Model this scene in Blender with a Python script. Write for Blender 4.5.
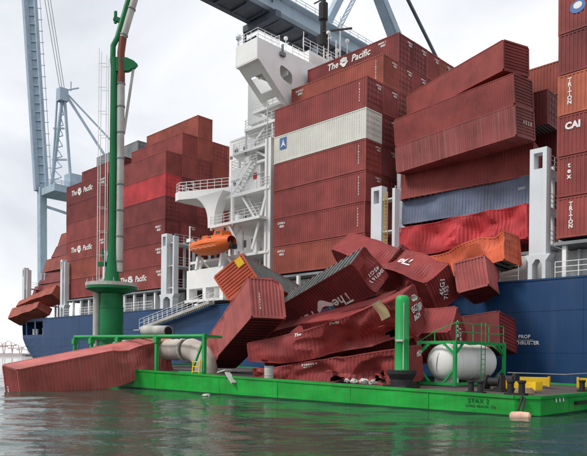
import bpy, math, random
from mathutils import Vector, Matrix, Euler, noise as mnoise
R = math.radians
random.seed(7)
for o in list(bpy.data.objects): bpy.data.objects.remove(o)
sc = bpy.context.scene
col = sc.collection

# ------------------------------------------------------------------ camera
# world axes: +X along the ship towards the right of the picture, +Y inboard (away), Z up, water at Z = 0
cd = bpy.data.cameras.new('camera'); cam = bpy.data.objects.new('camera', cd); col.objects.link(cam)
cd.sensor_fit = 'HORIZONTAL'; cd.sensor_width = 36; cd.lens = 36 * 640 / 587
cd.shift_y = (357 - 228) / 587; cd.clip_start = 0.5; cd.clip_end = 9000
cam.matrix_world = Matrix.Translation((36.53, -46.52, 2.6)) @ Matrix.Rotation(R(44.4), 4, 'Z') @ Matrix.Rotation(R(90), 4, 'X') @ Matrix.Rotation(R(0.6), 4, 'Z')
sc.camera = cam

# ------------------------------------------------------------------ world, sun, exposure
SUN_EL, SUN_AZ = 48, 205          # azimuth: direction the light comes from, degrees from +Y clockwise
w = bpy.data.worlds.new('World'); sc.world = w; w.use_nodes = True
nt = w.node_tree; nt.nodes.clear()
def wn(t, **k):
    n = nt.nodes.new(t)
    for a, b in k.items(): setattr(n, a, b)
    return n
sky = wn('ShaderNodeTexSky', sky_type='NISHITA', sun_disc=False, sun_elevation=R(SUN_EL), sun_rotation=R(SUN_AZ))
bg1 = wn('ShaderNodeBackground'); bg1.inputs['Strength'].default_value = 0.10
nt.links.new(sky.outputs[0], bg1.inputs['Color'])
tc = wn('ShaderNodeTexCoord'); mp = wn('ShaderNodeMapping'); mp.inputs['Scale'].default_value = (1, 1, 1.9)
mp.inputs['Rotation'].default_value = (0, 0.25, 0.4)
nt.links.new(tc.outputs['Generated'], mp.inputs[0])
nz = wn('ShaderNodeTexNoise'); nz.inputs['Scale'].default_value = 2.9; nz.inputs['Detail'].default_value = 7; nz.inputs['Roughness'].default_value = 0.5
nz.inputs['Distortion'].default_value = 0.35
nt.links.new(mp.outputs[0], nz.inputs['Vector'])
rp = wn('ShaderNodeValToRGB'); e = rp.color_ramp.elements
e[0].position = 0.34; e[0].color = (0.62, 0.64, 0.685, 1); e[1].position = 0.68; e[1].color = (0.92, 0.92, 0.925, 1)
m_ = e.new(0.48); m_.color = (0.765, 0.775, 0.805, 1)
nt.links.new(nz.outputs['Fac'], rp.inputs[0])
bg2 = wn('ShaderNodeBackground'); bg2.inputs['Strength'].default_value = 0.80
nt.links.new(rp.outputs[0], bg2.inputs['Color'])
mx = wn('ShaderNodeMixShader'); mx.inputs[0].default_value = 0.92
nt.links.new(bg1.outputs[0], mx.inputs[1]); nt.links.new(bg2.outputs[0], mx.inputs[2])
wo = wn('ShaderNodeOutputWorld'); nt.links.new(mx.outputs[0], wo.inputs[0])
sl = bpy.data.lights.new('sun', 'SUN'); sl.energy = 1.5; sl.angle = R(14); sl.color = (1, 0.96, 0.90)
so = bpy.data.objects.new('sun', sl); col.objects.link(so)
a, el = R(SUN_AZ), R(SUN_EL)
so.rotation_euler = Vector((math.sin(a) * math.cos(el), math.cos(a) * math.cos(el), math.sin(el))).to_track_quat('Z', 'Y').to_euler()
sc.view_settings.view_transform = 'Standard'; sc.view_settings.look = 'None'; sc.view_settings.gamma = 1
sc.view_settings.use_curve_mapping = False; sc.view_settings.exposure = 0.66
sc.render.engine = 'CYCLES'

# ------------------------------------------------------------------ materials
MATS = {}
def paint(name, rgb, rough=0.55, metal=0.0, dirt=0.35, dirtcol=(0.10, 0.06, 0.045), rust=0.0, streak=1.0, bump=0.12, scale=1.0, spec=0.25, axes=(2.6, 2.6, 0.22), var=0.25):
    m = bpy.data.materials.new(name); m.use_nodes = True; t = m.node_tree; N = t.nodes; Lk = t.links
    b = N['Principled BSDF']; b.inputs['Metallic'].default_value = metal; b.inputs['Specular IOR Level'].default_value = spec
    c = N.new('ShaderNodeTexCoord'); oi = N.new('ShaderNodeObjectInfo')
    ad = N.new('ShaderNodeVectorMath'); ad.operation = 'ADD'
    Lk.new(c.outputs['Object'], ad.inputs[0]); Lk.new(oi.outputs['Location'], ad.inputs[1])
    n1 = N.new('ShaderNodeTexNoise'); n1.inputs['Scale'].default_value = 0.55 * scale; n1.inputs['Detail'].default_value = 5
    Lk.new(ad.outputs[0], n1.inputs['Vector'])
    ms = N.new('ShaderNodeMapping'); ms.inputs['Scale'].default_value = axes; Lk.new(ad.outputs[0], ms.inputs[0])
    n2 = N.new('ShaderNodeTexNoise'); n2.inputs['Scale'].default_value = 1.5 * scale; n2.inputs['Detail'].default_value = 6; n2.inputs['Roughness'].default_value = 0.65
    Lk.new(ms.outputs[0], n2.inputs['Vector'])
    n3 = N.new('ShaderNodeTexNoise'); n3.inputs['Scale'].default_value = 9 * scale; n3.inputs['Detail'].default_value = 4
    Lk.new(ad.outputs[0], n3.inputs['Vector'])
    hs = N.new('ShaderNodeHueSaturation'); hs.inputs['Color'].default_value = (*rgb, 1)
    mr = N.new('ShaderNodeMapRange'); mr.inputs['From Min'].default_value = 0.3; mr.inputs['From Max'].default_value = 0.7
    mr.inputs['To Min'].default_value = 1 - var * 1.1; mr.inputs['To Max'].default_value = 1 + var * 0.9
    Lk.new(n1.outputs['Fac'], mr.inputs[0]); Lk.new(mr.outputs[0], hs.inputs['Value'])
    r2 = N.new('ShaderNodeValToRGB'); r2.color_ramp.elements[0].position = 0.5; r2.color_ramp.elements[1].position = 0.78
    Lk.new(n2.outputs['Fac'], r2.inputs[0])
    mu = N.new('ShaderNodeMath'); mu.operation = 'MULTIPLY'; mu.inputs[1].default_value = dirt * streak; Lk.new(r2.outputs[0], mu.inputs[0])
    mixd = N.new('ShaderNodeMixRGB'); mixd.inputs[2].default_value = (*dirtcol, 1)
    Lk.new(mu.outputs[0], mixd.inputs[0]); Lk.new(hs.outputs[0], mixd.inputs[1])
    r3 = N.new('ShaderNodeValToRGB'); r3.color_ramp.elements[0].position = 0.60 - 0.08 * rust; r3.color_ramp.elements[1].position = 0.70
    Lk.new(n3.outputs['Fac'], r3.inputs[0])
    mu3 = N.new('ShaderNodeMath'); mu3.operation = 'MULTIPLY'; mu3.inputs[1].default_value = min(1, 0.25 + rust); Lk.new(r3.outputs[0], mu3.inputs[0])
    mixr = N.new('ShaderNodeMixRGB'); mixr.inputs[2].default_value = (0.16, 0.075, 0.04, 1)
    if rust <= 0: mu3.inputs[1].default_value = 0.06
    Lk.new(mu3.outputs[0], mixr.inputs[0]); Lk.new(mixd.outputs[0], mixr.inputs[1])
    Lk.new(mixr.outputs[0], b.inputs['Base Color'])
    rr = N.new('ShaderNodeMapRange'); rr.inputs['To Min'].default_value = rough - 0.12; rr.inputs['To Max'].default_value = rough + 0.2
    Lk.new(n2.outputs['Fac'], rr.inputs[0]); Lk.new(rr.outputs[0], b.inputs['Roughness'])
    bp = N.new('ShaderNodeBump'); bp.inputs['Strength'].default_value = bump; bp.inputs['Distance'].default_value = 0.05
    Lk.new(n1.outputs['Fac'], bp.inputs['Height']); Lk.new(bp.outputs[0], b.inputs['Normal'])
    MATS[name] = m; return m
PALE = (0.33, 0.125, 0.11)
paint('maroon', (0.255, 0.053, 0.048), dirt=0.35, dirtcol=PALE, rust=0.05)
paint('maroon2', (0.200, 0.040, 0.040), dirt=0.35, dirtcol=(0.13, 0.045, 0.045), rust=0.12)
paint('maroon3', (0.285, 0.062, 0.055), dirt=0.45, dirtcol=PALE, rust=0.08)
paint('maroon_worn', (0.27, 0.070, 0.066), dirt=0.55, dirtcol=(0.42, 0.27, 0.25), rust=0.0, axes=(5.5, 0.12, 0.6))
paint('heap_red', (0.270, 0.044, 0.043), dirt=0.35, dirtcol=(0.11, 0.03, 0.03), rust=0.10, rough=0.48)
paint('heap_pink', (0.36, 0.088, 0.082), dirt=0.35, dirtcol=(0.46, 0.25, 0.23), rust=0.05)
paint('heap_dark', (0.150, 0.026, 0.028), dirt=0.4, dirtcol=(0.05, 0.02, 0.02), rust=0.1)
paint('wet_red', (0.42, 0.105, 0.095), dirt=0.5, dirtcol=(0.50, 0.25, 0.23), rust=0.1, rough=0.42)
paint('brick', (0.30, 0.072, 0.052), dirt=0.35, dirtcol=(0.20, 0.09, 0.07), rust=0.1)
paint('heap_brick', (0.34, 0.085, 0.060), dirt=0.35, dirtcol=(0.18, 0.05, 0.04), rust=0.1)
paint('rust_orange', (0.42, 0.115, 0.068), dirt=0.35, dirtcol=(0.28, 0.10, 0.07), rust=0.15)
paint('bright_red', (0.50, 0.050, 0.058), dirt=0.3, dirtcol=(0.36, 0.10, 0.10), rust=0.02)
paint('orange', (0.58, 0.120, 0.058), dirt=0.35, dirtcol=(0.45, 0.15, 0.10), rust=0.05)
paint('orange_red', (0.50, 0.100, 0.055), dirt=0.35, dirtcol=(0.35, 0.09, 0.06), rust=0.05)
paint('steel_blue', (0.135, 0.175, 0.26), dirt=0.6, dirtcol=(0.22, 0.19, 0.17), rust=0.2)
paint('cream_white', (0.66, 0.655, 0.60), dirt=0.25, dirtcol=(0.45, 0.40, 0.32), rust=0.02, var=0.08)
paint('slate_grey', (0.22, 0.235, 0.25), dirt=0.4, dirtcol=(0.16, 0.15, 0.14))
paint('ship_white', (0.83, 0.83, 0.82), dirt=0.10, dirtcol=(0.50, 0.46, 0.40), rust=0.0, rough=0.45, var=0.05)
paint('bridge_grey', (0.62, 0.64, 0.65), dirt=0.25, dirtcol=(0.38, 0.35, 0.31), rust=0.0, var=0.08)
paint('lash_grey', (0.66, 0.69, 0.72), dirt=0.3, dirtcol=(0.42, 0.40, 0.37), rust=0.0, var=0.07)
paint('hull_blue', (0.011, 0.050, 0.140), dirt=0.30, dirtcol=(0.06, 0.085, 0.14), rough=0.42, bump=0.45, scale=0.45, spec=0.35, var=0.14)
paint('deck_dark', (0.10, 0.085, 0.08), dirt=0.4)
paint('black_steel', (0.022, 0.022, 0.024), dirt=0.3, rough=0.55)
paint('barge_green', (0.008, 0.33, 0.040), dirt=0.6, dirtcol=(0.035, 0.14, 0.04), rust=0.35, rough=0.42, spec=0.3, var=0.22)
paint('tower_green', (0.008, 0.165, 0.055), dirt=0.3, dirtcol=(0.02, 0.08, 0.04), rough=0.38, var=0.14)
paint('frame_green', (0.022, 0.34, 0.085), dirt=0.3, dirtcol=(0.03, 0.15, 0.05), rough=0.4, rust=0.04, var=0.14)
paint('galvanised', (0.47, 0.455, 0.43), dirt=0.5, dirtcol=(0.28, 0.26, 0.23), rough=0.5)
paint('beam_grey', (0.20, 0.215, 0.205), dirt=0.4, dirtcol=(0.10, 0.09, 0.08), rough=0.7, rust=0.1)
paint('floor_grey', (0.045, 0.045, 0.043), dirt=0.5, dirtcol=(0.10, 0.09, 0.08), rough=0.75, rust=0.12)
paint('crane_blue', (0.36, 0.45, 0.54), dirt=0.3, dirtcol=(0.25, 0.29, 0.33), var=0.1)
paint('boom_dark', (0.095, 0.110, 0.140), dirt=0.4, dirtcol=(0.06, 0.06, 0.07))
paint('lifeboat_orange', (0.78, 0.160, 0.035), dirt=0.25, dirtcol=(0.62, 0.25, 0.12), rough=0.4, var=0.1)
paint('tank_white', (0.82, 0.82, 0.80), dirt=0.28, dirtcol=(0.55, 0.52, 0.44), rough=0.35, var=0.05)
paint('yellow', (0.72, 0.46, 0.02), dirt=0.3, dirtcol=(0.40, 0.25, 0.05), rust=0.05)
paint('duct_beige', (0.50, 0.455, 0.40), dirt=0.6, dirtcol=(0.26, 0.20, 0.16), rough=0.7)
paint('pipe_rust', (0.19, 0.055, 0.040), dirt=0.4, rust=0.2)
paint('rubber', (0.018, 0.018, 0.018), rough=0.7)
paint('fender_peach', (0.66, 0.42, 0.31), dirt=0.3)
paint('mark_white', (0.80, 0.80, 0.78), dirt=0.25, dirtcol=(0.5, 0.42, 0.4), bump=0, var=0.06)
paint('mark_blue', (0.10, 0.19, 0.42), dirt=0.1, bump=0)
paint('mark_teal', (0.10, 0.40, 0.40), dirt=0.1, bump=0)
paint('mark_violet', (0.25, 0.16, 0.42), dirt=0.1, bump=0)
paint('mark_darkgreen', (0.006, 0.055, 0.022), dirt=0.1, bump=0)
paint('timber', (0.42, 0.30, 0.17), dirt=0.4, rough=0.8)
paint('scrap_white', (0.50, 0.485, 0.45), dirt=0.4, rough=0.8)
paint('window_glass', (0.03, 0.04, 0.05), rough=0.15, dirt=0.1, spec=0.6)
paint('fire_red', (0.50, 0.03, 0.03), dirt=0.1)
paint('concrete', (0.36, 0.35, 0.33), dirt=0.4, rough=0.85)
paint('far_red', (0.62, 0.40, 0.38), dirt=0.2)
paint('shore_dull', (0.30, 0.27, 0.26), dirt=0.3, rough=0.9)

def water_mat():
    m = bpy.data.materials.new('water'); m.use_nodes = True; t = m.node_tree; N = t.nodes; Lk = t.links
    b = N['Principled BSDF']; b.inputs['Base Color'].default_value = (0.030, 0.060, 0.045, 1)
    b.inputs['Roughness'].default_value = 0.035; b.inputs['IOR'].default_value = 1.33
    c = N.new('ShaderNodeTexCoord')
    def nse(scale, det, sx, sy, rot, dist=0.4):
        m0 = N.new('ShaderNodeMapping'); m0.inputs['Rotation'].default_value = (0, 0, rot); Lk.new(c.outputs['Object'], m0.inputs[0])
        mp = N.new('ShaderNodeMapping'); mp.inputs['Scale'].default_value = (sx, sy, 1); Lk.new(m0.outputs[0], mp.inputs[0])
        n = N.new('ShaderNodeTexNoise'); n.inputs['Scale'].default_value = scale; n.inputs['Detail'].default_value = det; n.inputs['Distortion'].default_value = dist
        n.inputs['Roughness'].default_value = 0.55
        Lk.new(mp.outputs[0], n.inputs['Vector']); return n.outputs['Fac']
    a1 = nse(0.60, 3, 1, 0.55, R(40)); a2 = nse(2.3, 4, 0.45, 1, R(-45)); a4 = nse(6.5, 2, 0.5, 1, R(-38)); a3 = nse(0.12, 2, 1, 1, 0)
    def bump(h, s, d, nrm=None):
        bp = N.new('ShaderNodeBump'); bp.inputs['Strength'].default_value = s; bp.inputs['Distance'].default_value = d
        Lk.new(h, bp.inputs['Height'])
        if nrm: Lk.new(nrm, bp.inputs['Normal'])
        return bp.outputs[0]
    n = bump(a2, 1.0, 0.032); n = bump(a4, 1.0, 0.008, n)
    Lk.new(n, b.inputs['Normal'])
    MATS['water'] = m; return m
water_mat()

# ------------------------------------------------------------------ mesh tools
class MB:
    def __init__(s): s.v = []; s.f = []; s.p = []
    def add(s, vs, fs):
        o = len(s.v); s.p.append((o, len(vs), len(s.f), len(fs))); s.v += [tuple(p) for p in vs]; s.f += [tuple(i + o for i in f) for f in fs]; return s
    def box(s, x0, x1, y0, y1, z0, z1):
        return s.add([(x0,y0,z0),(x1,y0,z0),(x1,y1,z0),(x0,y1,z0),(x0,y0,z1),(x1,y0,z1),(x1,y1,z1),(x0,y1,z1)],
                     [(0,3,2,1),(4,5,6,7),(0,1,5,4),(1,2,6,5),(2,3,7,6),(3,0,4,7)])
    def tube(s, p0, p1, r0, r1=None, n=8, cap=True):
        p0, p1 = Vector(p0), Vector(p1); r1 = r0 if r1 is None else r1
        d = (p1 - p0).normalized(); u = d.orthogonal().normalized(); v_ = d.cross(u)
        vs = []
        for p, r in ((p0, r0), (p1, r1)):
            for i in range(n):
                t = 2 * math.pi * i / n; vs.append(p + u * (r * math.cos(t)) + v_ * (r * math.sin(t)))
        fs = [(i, (i + 1) % n, n + (i + 1) % n, n + i) for i in range(n)]
        if cap: fs += [tuple(reversed(range(n))), tuple(range(n, 2 * n))]
        return s.add(vs, fs)
    def bar(s, p0, p1, w, h=None, up=(0, 0, 1)):
        h = w if h is None else h
        p0, p1 = Vector(p0), Vector(p1); d = (p1 - p0).normalized(); u = Vector(up)
        if abs(d.dot(u)) > 0.98: u = Vector((1, 0, 0))
        r = d.cross(u).normalized() * (w / 2); q = r.cross(d).normalized() * (h / 2)
        vs = [p0 - r - q, p0 + r - q, p0 + r + q, p0 - r + q, p1 - r - q, p1 + r - q, p1 + r + q, p1 - r + q]
        return s.add(vs, [(0,1,2,3),(7,6,5,4),(0,4,5,1),(1,5,6,2),(2,6,7,3),(3,7,4,0)])
    def path(s, pts, r, n=8):
        for p, q in zip(pts, pts[1:]): s.tube(p, q, r, n=n)
        return s
    def lathe(s, prof, n=24, origin=(0, 0, 0), axis='Z'):
        o = Vector(origin); vs = []
        for r, h in prof:
            for i in range(n):
                t = 2 * math.pi * i / n; c_, s_ = r * math.cos(t), r * math.sin(t)
                vs.append(o + (Vector((c_, s_, h)) if axis == 'Z' else Vector((c_, h, s_)) if axis == 'Y' else Vector((h, c_, s_))))
        fs = []
        for k in range(len(prof) - 1):
            for i in range(n): fs.append((k*n + i, k*n + (i+1) % n, (k+1)*n + (i+1) % n, (k+1)*n + i))
        return s.add(vs, fs)
    def prism(s, poly, h0, h1, axis='Z'):
        n = len(poly)
        def P(a, b, h): return (a, b, h) if axis == 'Z' else (a, h, b) if axis == 'Y' else (h, a, b)
        vs = [P(a, b, h0) for a, b in poly] + [P(a, b, h1) for a, b in poly]
        fs = [tuple(range(n)), tuple(range(n, 2*n))] + [(i, (i+1) % n, n + (i+1) % n, n + i) for i in range(n)]
        return s.add(vs, fs)
    def grid(s, fn, nu, nv):
        vs = [fn(i / nu, j / nv) for j in range(nv + 1) for i in range(nu + 1)]
        fs = [(j*(nu+1)+i, j*(nu+1)+i+1, (j+1)*(nu+1)+i+1, (j+1)*(nu+1)+i) for j in range(nv) for i in range(nu)]
        return s.add(vs, fs)
    def rail(s, pts, h=1.05, step=1.5, r=0.03, mids=2):
        for p, q in zip(pts, pts[1:]):
            p, q = Vector(p), Vector(q); n = max(1, round((q - p).length / step))
            for k in range(n + 1):
                b = p.lerp(q, k / n); s.tube(b, b + Vector((0, 0, h)), r, n=5)
            for k in range(mids + 1):
                o = Vector((0, 0, h * (k + 1) / (mids + 1))); s.tube(p + o, q + o, r, n=5)
        return s
    def mesh(s, name, smooth=False):
        import bmesh
        me = bpy.data.meshes.new(name); me.from_pydata(s.v, [], s.f)
        bm = bmesh.new(); bm.from_mesh(me); bmesh.ops.recalc_face_normals(bm, faces=bm.faces); bm.to_mesh(me); bm.free()
        if smooth:
            for p in me.polygons: p.use_smooth = True
            me.set_sharp_from_angle(angle=R(40))
        me.materials.append(None); me.update(); return me
    def groups(s, gap=0.06):
        """primitives that touch (bounding boxes within gap) belong to one piece"""
        bb = []
        for o, n, fo, fn_ in s.p:
            q = s.v[o:o + n]
            if not q: continue
            bb.append((min(v[0] for v in q) - gap, min(v[1] for v in q) - gap, min(v[2] for v in q) - gap, max(v[0] for v in q) + gap, max(v[1] for v in q) + gap, max(v[2] for v in q) + gap, (o, n, fo, fn_)))
        par = list(range(len(bb)))
        def find(i):
            while par[i] != i: par[i] = par[par[i]]; i = par[i]
            return i
        for i in range(len(bb)):
            for j in range(i):
                a_, b_ = bb[i], bb[j]
                if all(a_[k] <= b_[k + 3] and b_[k] <= a_[k + 3] for k in range(3)): par[find(i)] = find(j)
        g = {}
        for i, b_ in enumerate(bb): g.setdefault(find(i), []).append(b_[6])
        out = []
        for pr in g.values():
            m_ = MB()
            for o, n, fo, fn_ in pr: m_.add(s.v[o:o + n], [tuple(i - o for i in f) for f in s.f[fo:fo + fn_]])
            out.append(m_)
        return out
    def build(s, name, mat, parent=None, smooth=False, loc=None, rot=None):
        gs = s.groups() if parent is not None and 1 < len(s.p) < 900 else [s]
        first = None
        for g in gs:
            o = put(name, g.mesh(name, smooth), mat, parent, loc, rot); first = first or o
        return first
def put(name, me, mat, parent=None, loc=None, rot=None):
    o = bpy.data.objects.new(name, me); col.objects.link(o)
    if mat:
        o.material_slots[0].link = 'OBJECT'; o.material_slots[0].material = MATS[mat]
    if parent: o.parent = parent
    if loc: o.location = loc
    if rot: o.rotation_euler = rot
    return o
def tag(o, label, cat, group=None):
    o['label'] = label; o['category'] = cat
    if group: o['group'] = group
    return o
def thing(name, label, cat, loc=(0, 0, 0), rot=(0, 0, 0), group=None):
    o = bpy.data.objects.new(name, None); col.objects.link(o); o.location = loc; o.rotation_euler = rot
    o.empty_display_size = 0.5
    return tag(o, label, cat, group)
def struct(o): o['kind'] = 'structure'; return o

# lettering
TXT = {}
def text_mesh(s, size=1.0, shear=0.0, bold=0.0, space=1.0):
    k = (s, size, shear, bold, space)
    if k not in TXT:
        c = bpy.data.curves.new('txt', 'FONT'); c.body = s; c.size = size; c.shear = shear; c.offset = bold; c.space_character = space
        c.align_x = 'CENTER'; c.align_y = 'CENTER'; c.resolution_u = 2
        o = bpy.data.objects.new('txt', c); col.objects.link(o)
        dg = bpy.context.evaluated_depsgraph_get(); dg.update()
        me = bpy.data.meshes.new_from_object(o.evaluated_get(dg))
        bpy.data.objects.remove(o); me.materials.clear(); me.materials.append(None); TXT[k] = me
    return TXT[k]

# ------------------------------------------------------------------ shipping containers
CW = 2.44
def corr(n0, n1, pitch, depth):
    """points (along, offset) of a trapezoid profile"""
    n = max(1, round((n1 - n0) / pitch)); p = (n1 - n0) / n; out = []
    for i in range(n):
        a_ = n0 + i * p; out += [(a_, 0), (a_ + 0.28 * p, 0), (a_ + 0.5 * p, -depth), (a_ + 0.78 * p, -depth)]
    out.append((n1, 0)); return out
def side_mb(L, H, sy, rows):
    pr = corr(-L/2 + 0.12, L/2 - 0.12, 0.28, 0.042); m = MB(); zs = [0.17 + (H - 0.17 - 0.11) * j / rows for j in range(rows + 1)]
    vs = [(x, sy * (CW/2 - 0.012 + o), z) for z in zs for x, o in pr]; n = len(pr)
    return m.add(vs, [(j*n+i, j*n+i+1, (j+1)*n+i+1, (j+1)*n+i) for j in range(rows) for i in range(n-1)])
def roof_mb(L, H, rows):
    pr = corr(-L/2 + 0.10, L/2 - 0.10, 0.21, 0.03); m = MB(); ys = [-CW/2 + 0.06 + (CW - 0.12) * j / rows for j in range(rows + 1)]
    vs = [(x, y, H - 0.012 + o) for y in ys for x, o in pr]; n = len(pr)
    return m.add(vs, [(j*n+i, j*n+i+1, (j+1)*n+i+1, (j+1)*n+i) for j in range(rows) for i in range(n-1)])
def end_mb(L, H, sx, rows):
    pr = corr(-CW/2 + 0.13, CW/2 - 0.13, 0.25, 0.06); m = MB(); zs = [0.17 + (H - 0.17 - 0.12) * j / rows for j in range(rows + 1)]
    vs = [(sx * (L/2 - 0.02 + o), y, z) for z in zs for y, o in pr]; n = len(pr)
    return m.add(vs, [(j*n+i, j*n+i+1, (j+1)*n+i+1, (j+1)*n+i) for j in range(rows) for i in range(n-1)])
def door_mb(L, H, sx, side, rows):
    y0, y1 = (-CW/2 + 0.10, -0.012) if side < 0 else (0.012, CW/2 - 0.10)
    pr = corr(0.16, H - 0.13, 0.56, 0.03); m = MB(); ys = [y0 + (y1 - y0) * j / rows for j in range(rows + 1)]
    vs = [(sx * (L/2 - 0.03 + o), y, z) for y in ys for z, o in pr]; n = len(pr)
    return m.add(vs, [(j*n+i, j*n+i+1, (j+1)*n+i+1, (j+1)*n+i) for j in range(rows) for i in range(n-1)])
def rods_mb(L, H, sx, side):
    m = MB()
    for y in (0.32, 0.86):
        x = sx * (L/2 - 0.005); m.tube((x, side * y, 0.10), (x, side * y, H - 0.08), 0.02, n=5)
        m.box(min(x, x + sx*0.03), max(x, x + sx*0.03), side*y - 0.10, side*y + 0.10, 1.05, 1.12)
    return m
def seg(m, a0, a1, n, f):
    for k in range(n): f(m, a0 + (a1 - a0) * k / n, a0 + (a1 - a0) * (k + 1) / n)
def frame_mb(L, H, ns):
    m = MB()
    for sx in (-1, 1):
        for sy in (-1, 1):
            x0, x1 = sorted((sx * L/2, sx * (L/2 - 0.13))); y0, y1 = sorted((sy * CW/2, sy * (CW/2 - 0.13)))
            seg(m, 0.13, H - 0.13, max(1, ns // 4), lambda m, p, q: m.box(x0, x1, y0, y1, p, q))
        x0, x1 = sorted((sx * (L/2 - 0.005), sx * (L/2 - 0.10)))
        seg(m, -CW/2 + 0.13, CW/2 - 0.13, max(1, ns // 4), lambda m, p, q: (m.box(x0, x1, p, q, H - 0.13, H - 0.004), m.box(x0, x1, p, q, 0.02, 0.17)))
    for sy in (-1, 1):
        y0, y1 = sorted((sy * (CW/2 - 0.004), sy * (CW/2 - 0.07)))
        seg(m, -L/2 + 0.13, L/2 - 0.13, ns, lambda m, p, q: (m.box(p, q, y0, y1, H - 0.11, H - 0.006), m.box(p, q, y0, y1, 0.03, 0.17)))
    return m
def cast_mb(L, H):
    m = MB()
    for sx in (-1, 1):
        for sy in (-1, 1):
            for z0, z1 in ((0, 0.125), (H - 0.125, H)):
                x0, x1 = sorted((sx * (L/2 + 0.006), sx * (L/2 - 0.17))); y0, y1 = sorted((sy * (CW/2 + 0.006), sy * (CW/2 - 0.16)))
                m.box(x0, x1, y0, y1, z0, z1)
    return m
def floor_mb(L, H, rows):
    m = MB(); n = int((L - 0.4) / 0.32)
    m.grid(lambda u, v: (-L/2 + 0.1 + (L - 0.2) * u, -CW/2 + 0.08 + (CW - 0.16) * v, 0.16), 24, rows)
    return m
def cross_mb(L, H):
    m = MB(); n = int((L - 0.5) / 0.30)
    for k in range(n + 1):
        x = -L/2 + 0.25 + (L - 0.5) * k / n
        m.box(x - 0.025, x + 0.025, -CW/2 + 0.075, CW/2 - 0.075, 0.045, 0.155)
    return m
CACHE = {}
def cmesh(kind, fn):
    if kind not in CACHE: CACHE[kind] = fn().mesh(kind[0])
    return CACHE[kind]
def deformed(mb, fn):
    if fn: mb.v = [tuple(fn(Vector(p))) for p in mb.v]
    return mb
def torn(mb, tears):
    """drop the faces inside ragged patches (centre, radius) so that a ripped opening shows"""
    keep = []
    for f in mb.f:
        c_ = sum((Vector(mb.v[i]) for i in f), Vector()) / len(f)
        if all((c_ - Vector(c0)).length * (1 + 0.9 * mnoise.noise(c_ * 2.3)) > rr_ for c0, rr_ in tears): keep.append(f)
    mb.f = keep; return mb
def flap(root, c0, w_, h_, nrm, fn, mat, seed):
    """a strip of torn side sheet curling away from the opening"""
    rg = random.Random(seed); m = MB(); n_ = Vector(nrm); u_ = Vector((1, 0, 0)) if abs(n_.x) < 0.5 else Vector((0, 1, 0)); cu = rg.uniform(0.5, 1.1); sk = rg.uniform(-0.4, 0.4)
    def f(u, v):
        wv = w_ * (1 - 0.55 * v) * (1 + 0.25 * math.sin(9 * v + seed))
        p = Vector(c0) + u_ * ((u - 0.5) * wv + sk * v * h_) + Vector((0, 0, h_ * (v - 0.6 * v * v * cu))) + n_ * (h_ * cu * v * v + 0.05 * ((int(u * 8) % 2) - 0.5))
        return p
    m.grid(f, 8, 8)
    o = put('torn_panel', deformed(m, fn).mesh('torn_panel'), mat, root); return o
def mark_obj(me, mat, root, M, fn=None, name='lettering'):
    """flat marking: mesh in its XY plane placed by matrix M (container-local)"""
    if fn:
        me = me.copy()
        for v in me.vertices: v.co = fn(M @ v.co)
        return put(name, me, mat, root)
    o = put(name, me, mat, root); o.matrix_local = M; return o
def face_m(face, a, b, L, H, rot=0.0, off=0.006):
    """matrix for a marking: face '-y','+y','+x','-x','top'; a along the face, b up"""
    if face == '-y': M = Matrix.Translation((a, -CW/2 - off, b)) @ Matrix.Rotation(R(90), 4, 'X')
    elif face == '+y': M = Matrix.Translation((a, CW/2 + off, b)) @ Matrix.Rotation(R(180), 4, 'Z') @ Matrix.Rotation(R(90), 4, 'X')
    elif face == '+x': M = Matrix.Translation((L/2 + off + 0.02, a, b)) @ Matrix.Rotation(R(90), 4, 'Z') @ Matrix.Rotation(R(90), 4, 'X')
    elif face == '-x': M = Matrix.Translation((-L/2 - off - 0.02, a, b)) @ Matrix.Rotation(R(-90), 4, 'Z') @ Matrix.Rotation(R(90), 4, 'X')
    else: M = Matrix.Translation((a, b, H + off))
    return M @ Matrix.Rotation(rot, 4, 'Z')
EMB = {}
def emblem_meshes():
    if EMB: return EMB
    def poly(pts):
        m = MB(); m.add([(x, y, 0) for x, y in pts], [tuple(range(len(pts)))]); return m
    bars = []
    for k in range(5):
        x = -0.62 + k * 0.25; t = 0.62 - 0.05 * abs(k - 2) ** 1.6
        bars.append(((x, -0.02 - 0.03 * k), (x + 0.2, -0.02 - 0.03 * k), (x + 0.2, t), (x, t)))
    mats = ['mark_blue', 'mark_teal', 'mark_blue', 'mark_violet', 'mark_blue']
    g = {}
    for bpt, mm in zip(bars, mats): g.setdefault(mm, MB()).add([(x, y, 0) for x, y in bpt], [(0, 1, 2, 3)])
    wv = MB(); n = 14
    for k in range(n):
        t0, t1 = k / n, (k + 1) / n
        f = lambda t: (-0.7 + 1.45 * t, -0.12 - 0.38 * math.sin(t * 3.0) ** 2); q = lambda t: 0.10 + 0.16 * math.sin(t * math.pi)
        a_, b_ = f(t0), f(t1)
        wv.add([(a_[0], a_[1] - q(t0), 0), (b_[0], b_[1] - q(t1), 0), (b_[0], b_[1] + q(t1), 0), (a_[0], a_[1] + q(t0), 0)], [(0, 1, 2, 3)])
    g['mark_white'] = wv
    for k, m in g.items(): EMB[k] = m.mesh('emblem')
    return EMB
def add_emblem(root, face, a, b, L, H, size, fn=None, white=False, rot=0.0):
    for k, me in emblem_meshes().items():
        M = face_m(face, a, b, L, H, rot, 0.007) @ Matrix.Diagonal((size, size, 1, 1))
        mark_obj(me, 'mark_white' if white else k, root, M, fn, 'emblem')
def add_text(root, s, face, a, b, L, H, size, fn=None, rot=0.0, shear=0.0, bold=0.02, mat='mark_white', space=1.0, stretch=1.0):
    M = face_m(face, a, b, L, H, rot) @ Matrix.Diagonal((stretch, 1, 1, 1))
    return mark_obj(text_mesh(s, size, shear, bold * size, space), mat, root, M, fn)
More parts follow.
